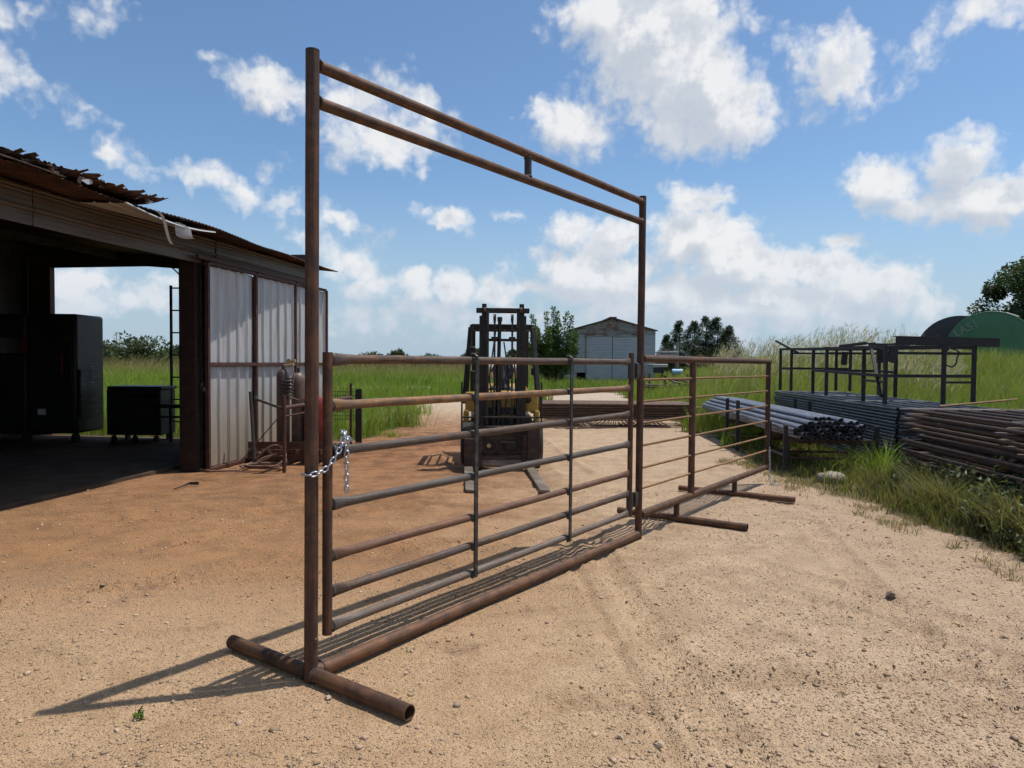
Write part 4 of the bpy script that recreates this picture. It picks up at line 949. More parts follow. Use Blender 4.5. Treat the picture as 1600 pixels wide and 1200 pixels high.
for dz, dy in ((.78, 0), (.92, 1.6), (.60, 0)): put('side_rail', MB().bar((x0_, 26.5+dy, dz), (x1_, 25.5+dy, dz-.06), .09, .11 if dz < .9 else .07), M_RUSTPANEL, fr3)
for k in range(8):
    x = x0_+(x1_-x0_)*k/7; put('deck_bar', MB().bar((x, 26.4-.14*k, .86), (x+.1, 28.0-.14*k, .90), .12, .05), M_RUSTPANEL, fr3)
for px in (1065, 1115, 1170, 1212): x = ray_at(px, 26.2); put('leg', MB().bar((x, 26.2, 0), (x, 26.2, .8 if px != 1170 else 1.05), .10, .10, (0, 1, 0)), M_RUSTPANEL, fr3)

# ------------------------------------------------------------------ forklift
fl = bpy.data.objects.new('forklift', None); COL.objects.link(fl); fl['local'] = 1
FL0 = Vector((-.13, 10.42, 0)); fl.location = FL0; fl.rotation_euler = (0, 0, R(2.2))
tag(fl, 'dusty yellow and black forklift parked facing the gate with forks lowered', 'forklift')
def fp(name, mb, mat, parent=None, bevel=0, ang=40): return put(name, mb, mat, parent or fl, bevel=bevel, ang=ang)
for s, xa, xb in ((-1, -.352, -.206), (1, .197, .365)):
    mr = fp('mast_rail', MB().box(((xa+xb)/2, .42, 1.24), (abs(xb-xa)*.52, .10, 2.30)), M_FLTBLK, bevel=.006)
    fp('inner_channel', MB().box(((xa+xb)/2-s*.05, .36, 1.22), (.045, .11, 2.25)), M_FLTBLK, mr, bevel=.004)
    fp('outer_channel', MB().box(((xa+xb)/2+s*.055, .44, 1.20), (.035, .14, 2.18)), M_FLTBLK, mr, bevel=.004)
    fp('mast_roller', MB().lathe(((xa+xb)/2-.01*s, .34, 2.37), [(.02, -.022), (.05, -.02), (.05, .02), (.02, .022)], 16, 'X'), M_WELD, mr)
    fp('roller_bracket', MB().box(((xa+xb)/2, .34, 2.42), (.07, .05, .09)), M_FLTBLK, mr, bevel=.006)
fp('mast_top_bar', MB().box((0, .42, 2.37), (.80, .09, .075)), M_FLTBLK, bevel=.008)
fp('mast_cross_bar', MB().box((0, .50, 1.93), (.5, .05, .04)), M_FLTBLK); fp('mast_cross_bar', MB().box((0, .5, .85), (.5, .05, .12)), M_FLTBLK)
cyl = fp('lift_cylinder', MB().tube((-.058, .42, .25), (-.058, .42, 1.55), .042, n=14), M_FLTBLK)
fp('piston_rod', MB().tube((-.058, .42, 1.55), (-.045, .42, 2.22), .028, n=12), M_FLTBLK, cyl); fp('rod_head', MB().box((-.045, .42, 2.24), (.075, .07, .07)), M_FLTBLK, cyl, bevel=.01)
for x in (-.122, .142):
    sv = fp('chain_sheave', MB().lathe((x, .40, 2.26), [(.015, -.022), (.06, -.02), (.05, 0), (.06, .02), (.015, .022)], 16, 'X'), M_STEEL)
    fp('lift_chain', MB().bar((x, .35, .55), (x, .35, 2.25), .026, .018, (0, 1, 0)), M_FLTBLK, sv)
    for k in range(24): pass
    lk = MB()
    for k in range(46): lk.box((x, .338, .6+.036*k), (.036, .012, .018))
    fp('chain_plates', lk, M_STEEL, sv); fp('chain_guard', MB().box((x, .4, 1.95), (.10, .05, .05)), M_FLTBLK, sv)
for (xs, z0, z1, sw) in ((-.10, 2.1, .8, -.06), (.02, 1.9, .85, .05), (.17, 1.7, .85, .02)):
    fp('hydraulic_hose', MB().path([(xs, .46, z0), (xs+sw, .44, (z0+z1)/2+.2), (xs+sw*1.6, .42, (z0+z1)/2-.1), (xs+sw*.4, .38, z1)], .011, 6), M_RUBBER)
fp('hydraulic_hose', MB().path([(-.02+.15*math.cos(q)*1.0, .60, 1.40+.17*math.sin(q)) for q in np.linspace(.2, 2.9, 14)], .012, 6), M_RUBBER)
# carriage and forks
fp('carriage_plate', MB().box((0, .24, .40), (.98, .05, .50)), M_FLTBRN, bevel=.008)
fp('carriage_bar', MB().box((0, .20, .60), (1.0, .06, .10)), M_FLTBRN, bevel=.01); fp('carriage_bar', MB().box((0, .20, .16), (1.14, .07, .12)), M_FLTBRN, bevel=.01)
for x, zc, h in ((-.47, .24, .46), (.46, .35, .64)):
    sp2 = fp('side_plate', MB().box((x, .16, zc), (.19, .12, h)), M_FLTBRN, bevel=.01); fp('inner_plate', MB().box((x-math.copysign(.14, x), .18, .27), (.07, .10, .50)), M_FLTBRN, sp2, bevel=.008)
fp('hose_loop', MB().path([(-.19+.11*math.cos(q), .15, .36+.10*math.sin(q)) for q in np.linspace(2.6, 7.0, 24)], .015, 8), M_STEEL)
fp('fitting', MB().lathe((-.20, .15, .36), [(.01, -.03), (.03, -.025), (.03, .02), (.01, .03)], 10, 'Y'), M_BRASS); fp('valve_block', MB().box((.12, .16, .36), (.20, .09, .14)), M_FLTBLK, bevel=.02); fp('grab_bar', MB().tube((-.02, .12, .42), (.2, .12, .41), .012, n=8), M_STEEL)
fp('spring', MB().path([(.335+.026*math.cos(q), .13+.026*math.sin(q), .20+.012*q/1.0*.5) for q in np.linspace(0, 50, 160)], .008, 5), M_WELD)
fp('lower_skid', MB().box((.0, .17, .10), (.66, .06, .10)), M_FORK, bevel=.02)
for (xa, xb) in ((-.50, -.43), (.40, .475)):
    fk = fp('fork', MB().bar((xa, .12, .045), (xb, -1.75, .028), .125, .04), M_FORK, bevel=.008)
    fp('shank', MB().bar((xa, .15, .03), (xa, .15, .62), .12, .04, (0, 1, 0)), M_FLTBRN, fk, bevel=.006)
# load backrest of thin bars
fp('backrest_bar', MB().tube((-.60, .16, .78), (.575, .16, .78), .013, n=8), M_FLTBLK)
for x in (-.60, .575): fp('backrest_bar', MB().tube((x, .16, .60), (x, .16, 1.30), .013, n=8), M_FLTBLK)
for x in (-.3, .0, .3): fp('backrest_bar', MB().tube((x, .16, .62), (x, .16, .78), .010, n=6), M_FLTBLK)
# body, wheels
fp('chassis', MB().box((0, 1.35, .52), (.94, 1.5, .48)), M_FLTBLK, bevel=.03)
fp('cowl', MB().box((.04, .74, .93), (.52, .22, .44)), M_YEL, bevel=.02)
fp('floor_plate', MB().box((0, 1.0, .66), (.98, .7, .05)), M_FLTBLK, bevel=.01)
for s in (-1, 1):
    fd_ = fp('fender', MB().box((s*.47, .80, .98), (.19, .30, .30)), M_YEL, bevel=.015); fp('fender_skirt', MB().box((s*.54, .64, .74), (.07, .10, .22)), M_YEL, fd_, bevel=.012); fp('fender_step', MB().box((s*.56, .95, .72), (.07, .5, .22)), M_YEL, bevel=.02)
    w = fp('front_wheel', MB().lathe((s*.52, .68, .345), [(.16, -.10), (.30, -.105), (.345, -.075), (.345, .075), (.30, .105), (.16, .10)], 28, 'X'), M_RUBBER)
    fp('rim', MB().lathe((s*.52, .68, .345), [(.03, -.07), (.12, -.06), (.17, -.085), (.17, .085), (.12, .06), (.03, .07)], 20, 'X'), M_YEL, w)
    w = fp('rear_wheel', MB().lathe((s*.47, 2.05, .27), [(.12, -.08), (.24, -.085), (.27, -.06), (.27, .06), (.24, .085), (.12, .08)], 24, 'X'), M_RUBBER)
    fp('work_light', MB().lathe((s*.40, .66, 1.02), [(.02, -.05), (.055, -.04), (.06, .03), (.02, .04)], 14, 'Y'), M_FLTBLK)
fp('counterweight', MB().box((0, 2.25, .80), (1.0, .50, .84)), M_YEL, bevel=.12)
fp('engine_hood', MB().box((0, 1.72, .98), (.74, .72, .42)), M_YEL, bevel=.05)
st_ = fp('seat', MB().box((.03, 1.42, 1.12), (.46, .44, .12)), M_SEAT, bevel=.04); fp('backrest', MB().box((.03, 1.62, 1.36), (.24, .10, .44), Matrix.Rotation(-.15, 3, 'X')), M_SEAT, st_, bevel=.04); fp('seat_tag', MB().box((.07, 1.53, 1.17), (.06, .01, .10)), M_WHITE, st_)
tk = fp('gas_tank', MB().lathe((-.02, 2.42, 1.47), [(.02, -.44), (.10, -.42), (.165, -.34), (.175, -.28), (.175, .28), (.165, .34), (.10, .42), (.02, .44)], 24, 'X'), M_CREAM)
for x in (-.2, .2): fp('tank_strap', MB().lathe((x-.02, 2.42, 1.47), [(.178, -.02), (.181, -.02), (.181, .02), (.178, .02)], 24, 'X'), M_FLTBLK, tk)
stw = fp('steering_wheel', MB().path([(.03+.16*math.cos(q), 1.02+.06*math.sin(q), 1.46+.15*math.sin(q)) for q in np.linspace(0, 2*math.pi, 24, endpoint=False)], .013, 6, closed=True), M_RUBBER)
fp('column', MB().tube((.03, .84, 1.1), (.03, 1.02, 1.45), .028, n=10), M_FLTBLK, stw); fp('spoke', MB().tube((-.12, 1.02, 1.46), (.18, 1.02, 1.46), .012, n=6), M_RUBBER, stw); fp('spoke', MB().tube((.03, 1.02, 1.46), (.03, 1.08, 1.60), .012, n=6), M_RUBBER, stw)
gd = fp('overhead_guard', MB().box((0, .92, 2.15), (.96, .07, .085)), M_FLTBLK, bevel=.01)
for s in (-1, 1):
    fp('guard_pillar', MB().bar((s*.485, .92, 2.14), (s*.575, .72, .95), .075, .06), M_FLTBLK, gd, bevel=.006)
    fp('guard_pillar', MB().bar((s*.46, 2.0, 2.14), (s*.46, 2.15, 1.0), .06, .06), M_FLTBLK, gd); fp('guard_side', MB().bar((s*.47, .95, 2.15), (s*.46, 2.02, 2.15), .07, .07), M_FLTBLK, gd)
for k in range(6): fp('guard_bar', MB().bar((-.36+.144*k, .95, 2.16), (-.36+.144*k, 2.0, 2.16), .025, .04), M_FLTBLK, gd)
fp('guard_rear', MB().bar((-.46, 2.02, 2.15), (.46, 2.02, 2.15), .06, .06), M_FLTBLK, gd)
fp('mirror', MB().box((-.46, .70, 1.72), (.10, .05, .22)), M_FLTBLK, bevel=.015); fp('lever', MB().tube((.27, .95, 1.1), (.25, .92, 1.42), .01, n=6), M_FLTBLK); fp('gas_valve', MB().box((.52, 1.0, 1.45), (.10, .12, .12)), M_FLTBLK, bevel=.02)
fp('side_box', MB().box((-.43, .86, 1.30), (.12, .2, .32)), M_FLTBLK, bevel=.02)

# ------------------------------------------------------------------ far buildings and things
bl = thing('metal_barn', 'pale blue-grey metal barn with gabled front and double doors in the grass', 'barn', (7, 50, 0))
bx_, bw_ = 4.02, 9.95; rid = 6.98; ze, zr = 3.82, 4.62
def bz(x): return ze+(zr-ze)*(1-abs(x-rid)/((bw_-bx_)/2))
def hwall(a, b, za, zb, y, mat, name='wall', dpt_=.012, pitch=.18):
    n_ = int((zb-za)/pitch*6); return sheet(name, lambda u, v: Vector((a+(b-a)*u, y-abs(((za+(zb-za)*v)/pitch) % 1-.5)*2*dpt_, za+(zb-za)*v)), 1, max(n_, 2), mat, bl, 0)
hwall(bx_, 5.12, .9, ze, 50, M_SHED2); hwall(bx_, 4.5, 0, .9, 50.05, M_SHED2); hwall(8.82, bw_, .6, ze, 50, M_SHED2)
for (a, b) in ((5.15, 6.93), (6.98, 8.79)):
    dd = hwall(a, b, .05, 3.42, 49.93, M_SHED2D, 'door'); put('stile', MB().bar((a if a < 6 else b, 49.9, .05), (a if a < 6 else b, 49.9, 3.42), .06, .05, (0, 1, 0)), M_SHED2R, dd)
put('door_gap', MB().bar((6.955, 49.97, .05), (6.955, 49.97, 3.42), .045, .03, (0, 1, 0)), M_BLACK, bl)
put('door_track', MB().bar((5.0, 49.9, 3.47), (8.9, 49.9, 3.47), .08, .09), M_SHED2R, bl)
mb = MB(); n_ = 40
for k in range(n_):
    z0, z1 = 3.52+(zr-3.52)*k/n_, 3.52+(zr-3.52)*(k+1)/n_
    def xs(z): hw = (bw_-bx_)/2*min(1, max(0.0, (zr-z)/(zr-ze))); return rid-hw, rid+hw
    a0, b0 = xs(z0); a1, b1 = xs(z1); j = len(mb.v); yy = 50-.012*(k % 4)/2
    mb.v += [Vector((a0, yy, z0)), Vector((b0, yy, z0)), Vector((b1, yy-.006, z1)), Vector((a1, yy-.006, z1))]; mb.face([j, j+1, j+2, j+3])
put('gable', mb, M_SHED2R, bl)
for s, xe in ((-1, bx_-.12), (1, bw_+.12)):
    rf_ = put('roof', MB().bar((xe, 54, ze+.02), (rid, 54, zr+.09), 8.3, .05, (0, 0, 1)), M_SHED2R, bl)
    put('side_wall', MB().box((bx_+.03 if s < 0 else bw_-.03, 54, 1.9), (.06, 7.9, 3.8)), M_SHED2, bl)
    put('bargeboard', MB().bar((xe, 49.84, ze+.0), (rid, 49.84, zr+.07), .05, .09), M_RUSTPANEL, rf_)
put('ridge_cap', MB().box((rid, 52, zr+.12), (.5, 4.4, .06)), M_BLACK, bl); put('rear_wall', MB().box(((bx_+bw_)/2, 57.9, 1.95), (bw_-bx_-.2, .06, 3.8)), M_SHED2, bl)
tr_ = thing('flat_trailer', 'chalky white trailer bed beside the barn and the cedars', 'trailer', (10.9, 51, 0))
put('side_panel', MB().box((10.95, 51, 2.36), (1.15, 2.2, .14)), M_TRAILER, tr_, bevel=.02); put('side_panel', MB().box((10.95, 51.05, 2.17), (1.1, 2.1, .16)), M_TRAILER, tr_, bevel=.02)
for x in (10.5, 11.3): put('leg', MB().bar((x, 50.2, 0), (x, 50.2, 2.1), .1, .1, (0, 1, 0)), M_RACK, tr_)
lt_ = thing('white_camper_shell', 'low white shell with dark opening at the barn corner', 'shell', (10.3, 48, 0)); put('shell', MB().box((9.75, 48, 1.42), (1.0, 1.6, .22)), M_TRAILER, lt_, bevel=.04); put('opening', MB().box((9.65, 47.25, 1.12), (.7, .06, .36)), M_BLACK, lt_)
tag(put('wooden_post', MB().tube((11.9, 52, 0), (11.95, 52, 3.1), .14, .11, n=10, segs=4, wob=.02), M_WOOD), 'weathered grey post standing before the cedar trees', 'post')
tag(put('blue_barrel', MB().lathe((11.15, 48.5, 1.0), [(.08, -.36), (.2, -.35), (.21, -.2), (.2, 0), (.21, .2), (.2, .35), (.08, .36)], 16, 'X'), M_BLUE), 'pale blue barrel lying in the grass below the cedars', 'barrel')
random.seed(9)
for k in range(26):
    a = Vector((12.2+random.random()*1.9, 50+random.random()*1.5, 1.2+random.random()*.5)); mb = MB()
    b = a+Vector((random.uniform(-.9, .9), random.uniform(-.4, .4), random.uniform(-.2, .75))); mb.path([a, (a+b)/2+ZV*random.uniform(0, .25), b], [.05, .04, .015], 5)
    tag(put('dead_branch', mb, M_ROD if k % 3 else M_WOOD), 'bare reddish dead branch in the brush heap below the cedars' if k % 3 else 'grey weathered dead branch in the brush heap below the cedars', 'branch', 'dead branches in the brush heap')
tag(put('bleached_stump', MB().path([(14.1, 50, 1.0), (14.2, 50, 2.0), (14.33, 50, 2.2), (14.45, 50, 1.95), (14.5, 50, 1.0)], [.1, .08, .1, .07, .1], 7), M_WOOD), 'bleached forked stump beside the brush heap', 'stump')

def tank(name, label, px, Y, r, zc, mat, L_):
    x = ray_at(px, Y); t_ = thing(name, label, 'tank', (x, Y, zc-r), local=True, rotz=-math.atan2(x, Y)); n = 48
    prof = [(.01, -.10), (r*.55, -.09), (r*.93, -.03), (r, 0), (r, L_*.33), (r*1.012, L_*.335), (r*1.012, L_*.35), (r, L_*.355), (r, L_*.66), (r*1.012, L_*.665), (r*1.012, L_*.68), (r, L_*.685), (r, L_), (.01, L_+.1)]
    b = put('shell', MB().lathe((0, 0, r), prof, n, 'Y'), mat, t_)
    put('rim', MB().path([(r*1.005*math.cos(q), 0, r+r*1.005*math.sin(q)) for q in np.linspace(0, 2*math.pi, 48, endpoint=False)], .03, 6, closed=True), mat, b); return t_
tank('dark_round_tank', 'charcoal round-topped tank behind the left of the green tank', 1497, 37.5, 1.95, 2.20, M_TANKD, 4.5)
tg = tank('green_round_tank', 'big dark green round-ended tank with faded white letters', 1546, 35, 1.85, 2.36, M_TANKG, 5)
text('lettering', 'LA51', .52, M_PRINT, Matrix.Translation((-1.02, -.105, 1.85+1.05)) @ Matrix.Rotation(R(90), 4, 'X') @ Matrix.Rotation(R(28), 4, 'Z'), tg)
put('hatch', MB().tube((.6, .1, 3.62), (1.1, .1, 3.42), .05, n=8), M_TRAILER, tg)

pw = thing('utility_pole', 'far double utility pole over the bushes seen through the shed', 'utility pole', (-136, 250, 0))
for px in (183, 188): put('pole', MB().tube((ray_at(px, 250), 250, 0), (ray_at(px, 250), 250, 11.0), .16, .11, n=8), M_WOOD, pw)
put('crossarm', MB().bar((ray_at(180, 250), 250, 10.6), (ray_at(192, 250), 250, 10.6), .2, .22), M_WOOD, pw)
tw = thing('lattice_tower', 'faint far lattice tower on the horizon left of the green tank', 'tower', (325, 600, 0))
tx0, th0 = ray_at(1408, 600), 36
for s in ((-1, -1), (1, -1), (1, 1), (-1, 1)): put('leg', MB().tube((tx0+3.5*s[0], 600+3.5*s[1], 0), (tx0+.4*s[0], 600+.4*s[1], th0), .07, .05, n=5), M_STEEL, tw)
for k in range(8):
    z0, z1 = k*4.5, (k+1)*4.5; w0, w1 = 3.5-3.1*z0/th0, 3.5-3.1*z1/th0
    for s in (-1, 1): put('lattice_bar', MB().tube((tx0-s*w0, 596.5, z0), (tx0+s*w1, 596.8, z1), .04, n=4), M_STEEL, tw)

# ------------------------------------------------------------------ trees and bushes
def leaves(centers, radii, per, size, base, var, droop=0.2, shell=.5, narrow=.45, upright=0.0):
    c = np.repeat(np.asarray(centers), per, 0); r = np.repeat(np.asarray(radii), per, 0); n = len(c)
    d = RNG.standard_normal((n, 3)); d /= np.linalg.norm(d, axis=1)[:, None]
    q = RNG.random(n)**(1/3); q = shell+(1-shell)*q; q = np.where(RNG.random(n) < .3, RNG.random(n), q)
    p = c+d*r[:, None]*q[:, None]*np.array([1, 1, .8])
    ax = RNG.standard_normal((n, 3))*.7+d*.6; ax[:, 2] = ax[:, 2]*.7-droop+upright; ax /= np.linalg.norm(ax, axis=1)[:, None]
    sd = np.cross(ax, RNG.standard_normal((n, 3))); sd /= np.linalg.norm(sd, axis=1)[:, None]; nm = np.cross(ax, sd)
    s = size*RNG.uniform(.6, 1.3, n)[:, None]
    V = np.stack([p, p+ax*s*.5+sd*s*narrow*.5+nm*s*.10, p+ax*s, p+ax*s*.5-sd*s*narrow*.5+nm*s*.10], 1)
    F = np.arange(n*4).reshape(n, 4); T = np.concatenate([F[:, [0, 1, 2]], F[:, [0, 2, 3]]])
    hue = RNG.random(n)[:, None]; col = np.array(base)*(1-hue*.7)+np.array(var)*hue*.7; col = col*RNG.uniform(.7, 1.25, n)[:, None]
    return V.reshape(-1, 3), T, np.repeat(col, 4, 0)
def tree(name, label, x, y, h, rx, rz, zc, nl, per, lsize, base, var, group=None, lobes=None, trunk_r=.22, seed=1, cl=.28, cat='tree', narrow=.5):
    global RNG; sv = RNG; RNG = np.random.default_rng(seed); random.seed(seed); z0 = gz(x, y)
    t_ = thing(name, label, cat, (x, y, z0), group)
    mb = MB(); mb.path([(x, y, z0-.1), (x+random.uniform(-.1, .1), y, z0+h*.25), (x+random.uniform(-.2, .2), y, z0+h*.5), (x+random.uniform(-.3, .3), y, z0+h*.85)], [trunk_r, trunk_r*.8, trunk_r*.5, trunk_r*.1], 9)
    cs, rs = [], []
    while len(cs) < nl:
        d = RNG.standard_normal(3); d /= np.linalg.norm(d); q = RNG.random()**.45
        c_ = np.array([x+d[0]*rx*q, y+d[1]*rx*q, z0+zc+d[2]*rz*q])
        if c_[2] < z0+.3: continue
        cs.append(c_); rs.append(rx*cl*RNG.uniform(.6, 1.2))
    tk_ = put('trunk', mb, M_BARK, t_)
    for k in range(0, nl, max(1, nl//14)):
        c_ = cs[k]; s0 = Vector((x, y, z0+h*random.uniform(.2, .55))); e = Vector(c_)
        put('limb', MB().path([s0, s0.lerp(e, .5)+ZV*random.uniform(0, .2), e], [trunk_r*.42, trunk_r*.25, trunk_r*.06], 6), M_BARK, tk_)
    V, T, C = leaves(cs, rs, per, lsize, base, var, narrow=narrow)
    link('crown', np_mesh('crown', V, tris=T, col=C), M_LEAF, t_)
    RNG = sv; return t_
tree('oak_tree', 'large dark green broadleaf tree cut off by the right edge behind the green tank', 35.0, 44, 7.6, 5.4, 3.9, 3.7, 190, 560, .23, (.045, .072, .027), (.085, .12, .045), trunk_r=.4, seed=4, cl=.19)
# upright leafy bush left of the barn
RNG_s = RNG; RNG = np.random.default_rng(8); random.seed(8)
bt = thing('leafy_bush', 'bright green many-stemmed bush with tall shoots left of the pale barn', 'bush', (2.9, 46, 0)); cs, rs = [], []
stem = put('trunk', MB().path([(2.9, 46, 0), (2.9, 46, 1.5)], [.12, .06], 7), M_BARK, bt)
for k in range(34):
    a = random.uniform(-1, 1); top = Vector((2.62+a*1.65, 46+random.uniform(-1, 1), random.uniform(2.6, 4.2)*(1-.18*abs(a)) + (.9 if random.random() < .3 else 0)))
    b0 = Vector((2.7+a*.35, 46, .2)); put('shoot', MB().path([b0, b0.lerp(top, .5)+Vector((a*.2, 0, .2)), top], [.035, .025, .008], 5), M_BARK, stem)
    for q in np.linspace(.25, 1, 12):
        p = b0.lerp(top, q)+Vector((a*.2*math.sin(q*3.1), 0, .2*math.sin(q*3.1))); cs.append(tuple(p)); rs.append(.40*(1.12-q*.85))
V, T, C = leaves(cs, rs, 34, .17, (.055, .11, .022), (.12, .18, .04), upright=.25)
link('crown', np_mesh('crown', V, tris=T, col=C), M_LEAF, bt); RNG = RNG_s
def cedar(px, Y, top, w, label, seed):
    global RNG; sv = RNG; RNG = np.random.default_rng(seed); random.seed(seed); x = ray_at(px, Y); z0 = gz(x, Y)
    t_ = thing('cedar_tree', label, 'cedar tree', (x, Y, z0), 'dark cedars right of the barn'); h = top-z0
    tr0 = put('trunk', MB().tube((x, Y, z0), (x+.1, Y, top-.3), .13, .02, n=7, segs=4, wob=.03), M_BARK, t_); cs, rs = [], []
    for k in range(30):
        q = (k+.5)/30; zz = z0+.3+(h-.3)*q; rr_ = w*(1-q)**.6*(.6+.7*random.random())
        for j in range(max(2, int(6*(1-q)))):
            a = random.uniform(0, 6.28); d = rr_*random.uniform(.35, 1.0); e = Vector((x+d*math.cos(a), Y+d*math.sin(a), zz+d*.32)); cs.append(tuple(e)); rs.append(.2+.3*(1-q)*random.uniform(.5, 1.4))
            if j == 0 and k % 3 == 0: put('limb', MB().path([Vector((x, Y, zz)), e], [.03, .008], 5), M_BARK, tr0)
    V, T, C = leaves(cs, rs, 105, .16, (.024, .042, .020), (.050, .072, .030), narrow=.3, upright=.35)
    link('crown', np_mesh('crown', V, tris=T, col=C), M_LEAF, t_); RNG = sv
for a in ((1040, 64, 4.0, 1.0, 'smallest cedar next to the barn wall', 31), (1059, 61, 5.05, 1.35, 'slim pointed cedar behind the grey post', 32), (1083, 62, 5.1, 1.9, 'dense dark cedar left in the clump', 33),
          (1101, 63, 5.6, 1.9, 'tall dark cedar in the middle of the clump', 34), (1119, 62, 5.45, 1.8, 'tall ragged cedar right of the middle of the clump', 35), (1137, 62, 4.7, 1.7, 'lower leaning cedar at the right of the clump', 36)): cedar(*a)
for i, (px, Y, h, r_, lab) in enumerate(((218, 105, 5.3, 4.2, 'rounded green thicket tree beyond the field seen through the shed'), (185, 110, 4.4, 3.4, 'lower green thicket tree under the far utility pole'), (275, 118, 4.2, 3.0, 'small dark thicket tree behind the steel ladder'), (150, 112, 4.5, 4, 'green thicket tree beside the black cabinet edge'),
          (622, 150, 4.2, 1.9, 'small round bush on the horizon between shed and forklift'), (736, 130, 4.3, 1.7, 'small far tree just left of the forklift mast'), (803, 140, 3.9, 1.6, 'small far tree seen through the forklift mast'), (580, 170, 3.6, 3.0, 'low far bush on the brown horizon by the shed'), (668, 170, 3.3, 2.6, 'low brownish far bush on the horizon'))):
    h *= .88 if px < 300 else 1
    tree('far_tree', lab, ray_at(px, Y), Y, h, r_, h*.42, h*.55, 26, 110, .5, (.05, .075, .03), (.09, .11, .045), 'trees along the far field edge', trunk_r=.15, seed=50+i, cl=.36)
for i, (px, Y, h) in enumerate(((1443, 36, 2.9), (1450, 36.5, 3.1))):
    tree('tank_shrub', ('small dark shrub at the left foot of the charcoal tank', 'little spiky shrub against the charcoal tank')[i], ray_at(px, Y), Y, h-.9, .5, .7, 1.1, 10, 60, .2, (.04, .06, .02), (.09, .12, .04), trunk_r=.04, seed=70+i, cl=.4, cat='shrub')

# ------------------------------------------------------------------ grass and weeds
G1, G2, G3, TAN = np.array([.14, .24, .024]), np.array([.225, .305, .042]), np.array([.26, .265, .085]), np.array([.34, .27, .15])
def blades(x, y, z, h, w, col, lean=.45, wind=(.18, .05), fold=0):
    n = len(x); a = RNG.uniform(0, 2*math.pi, n); ln = h*lean*RNG.uniform(.2, 1.3, n)
    dx = np.cos(a)*ln+wind[0]*h; dy = np.sin(a)*ln+wind[1]*h; b = RNG.uniform(0, math.pi, n); sx_, sy_ = np.cos(b)*w*.5, np.sin(b)*w*.5
    o = np.stack([x, y, z-.02], 1); s = np.stack([sx_, sy_, np.zeros(n)], 1)
    m_ = o+np.stack([dx*.30, dy*.30, h*.58], 1); tp = o+np.stack([dx, dy, h*RNG.uniform(.82, 1.0, n)], 1)
    V = np.stack([o-s, o+s, m_-s*.85, m_+s*.85, tp], 1).reshape(-1, 3); k = np.arange(n)[:, None]*5
    return V, np.concatenate([k+0, k+1, k+3, k+2], 1), np.concatenate([k+2, k+3, k+4], 1), np.repeat(col, 5, 0)
def grass_obj(name, label, parts):
    V, Qs, Ts, C = [], [], [], []; off = 0
    for v, q, t_, c_ in parts: V.append(v); Qs.append(q+off); Ts.append(t_+off); C.append(c_); off += len(v)
    o = link(name, np_mesh(name, np.concatenate(V), tris=np.concatenate(Ts), quads=np.concatenate(Qs), col=np.concatenate(C)), M_GRASS, kind='stuff'); o['label'] = label
def mixc(n, f, a, b): f = np.clip(f, 0, 1)[:, None]; return (a*(1-f)+b*f)*RNG.uniform(.7, 1.25, (n, 1))
STK = [(5.75, 10.75, 8.0, 17.6), (4.5, 3.0, 6.6, 9.4), (6.7, 5, 8.4, 11)]
def clear(x, y):
    k = bare(x, y) < .42
    for (a, b, c_, d) in STK: k &= ~((x > a+.1) & (x < c_) & (y > b+.1) & (y < d-.1))
    k &= ~((x > 3.9) & (x < 9.98) & (y > 50) & (y < 58))
    inside = ((x-SA.x)*SN.x+(y-SA.y)*SN.y < .05) & ((x-SA.x)*SU.x+(y-SA.y)*SU.y < 3.75)
    return k & ~inside
parts = []
# meadow out to the far edge
n = 330000; y = 5*(150/5)**RNG.random(n); x = (RNG.random(n)*2-1)*(.80*y+1); k = clear(x, y); x, y = x[k], y[k]; n = len(x)
edge = np.clip((.6-bare(x, y))/.6, 0, 1)
right = np.clip((x-.13*y-.5)/(.10*y+.5), 0, 1)*np.clip((y-13)/6, 0, 1)
patch = fbm(x*.35, y*.35, 4)
h = (.42+.30*np.clip((y-14)/25, 0, 1)+.35*(patch-.5))*RNG.uniform(.6, 1.25, n)
h = h*(1-right)+right*(1.05+.75*(patch-.35))*RNG.uniform(.65, 1.2, n)
barnf = np.clip(1-np.hypot((x-6.8)/6, (y-44)/9), 0, 1); h *= 1-.25*barnf
h *= .45+.55*edge
farf = np.clip((y-48)/30, 0, 1)*(1-right); h = h*(1-farf)+farf*RNG.uniform(.9, 1.7, n)
nr_ = (y < 13) & (x > 3); h *= np.where(nr_, .5*(.4+.6*edge), 1)
w = np.maximum(.009, .00075*y)*RNG.uniform(.8, 1.6, n)
col = mixc(n, (patch-.32)*2.2+RNG.random(n)*.35, G1, G2)
yl = np.clip(right*.6+(RNG.random(n)-.6), 0, 1)[:, None]; col = col*(1-yl)+G3*yl
tn = np.clip(farf*.95+np.where(RNG.random(n) < .08, .7, 0)+np.clip(.35-edge, 0, 1), 0, 1)[:, None]; col = col*(1-tn)+TAN*tn*RNG.uniform(.6, 1, (n, 1))
dk = ((y < 13.5) & (x > 3))[:, None]*np.clip(RNG.random((n, 1))*1.6-.25, 0, 1); col = col*(1-dk)+np.array([.15, .115, .06])*dk*RNG.uniform(.6, 1.3, (n, 1))
kp = ~((y < 13.5) & (x > 3) & (RNG.random(n) > .07+.34*edge**1.5*np.clip((fbm(x*1.8+3, y*1.8, 3)-.28)*3.2, .15, 1))); parts.append(blades(x[kp], y[kp], ground_z(x[kp], y[kp]), h[kp], w[kp], col[kp], lean=.5))
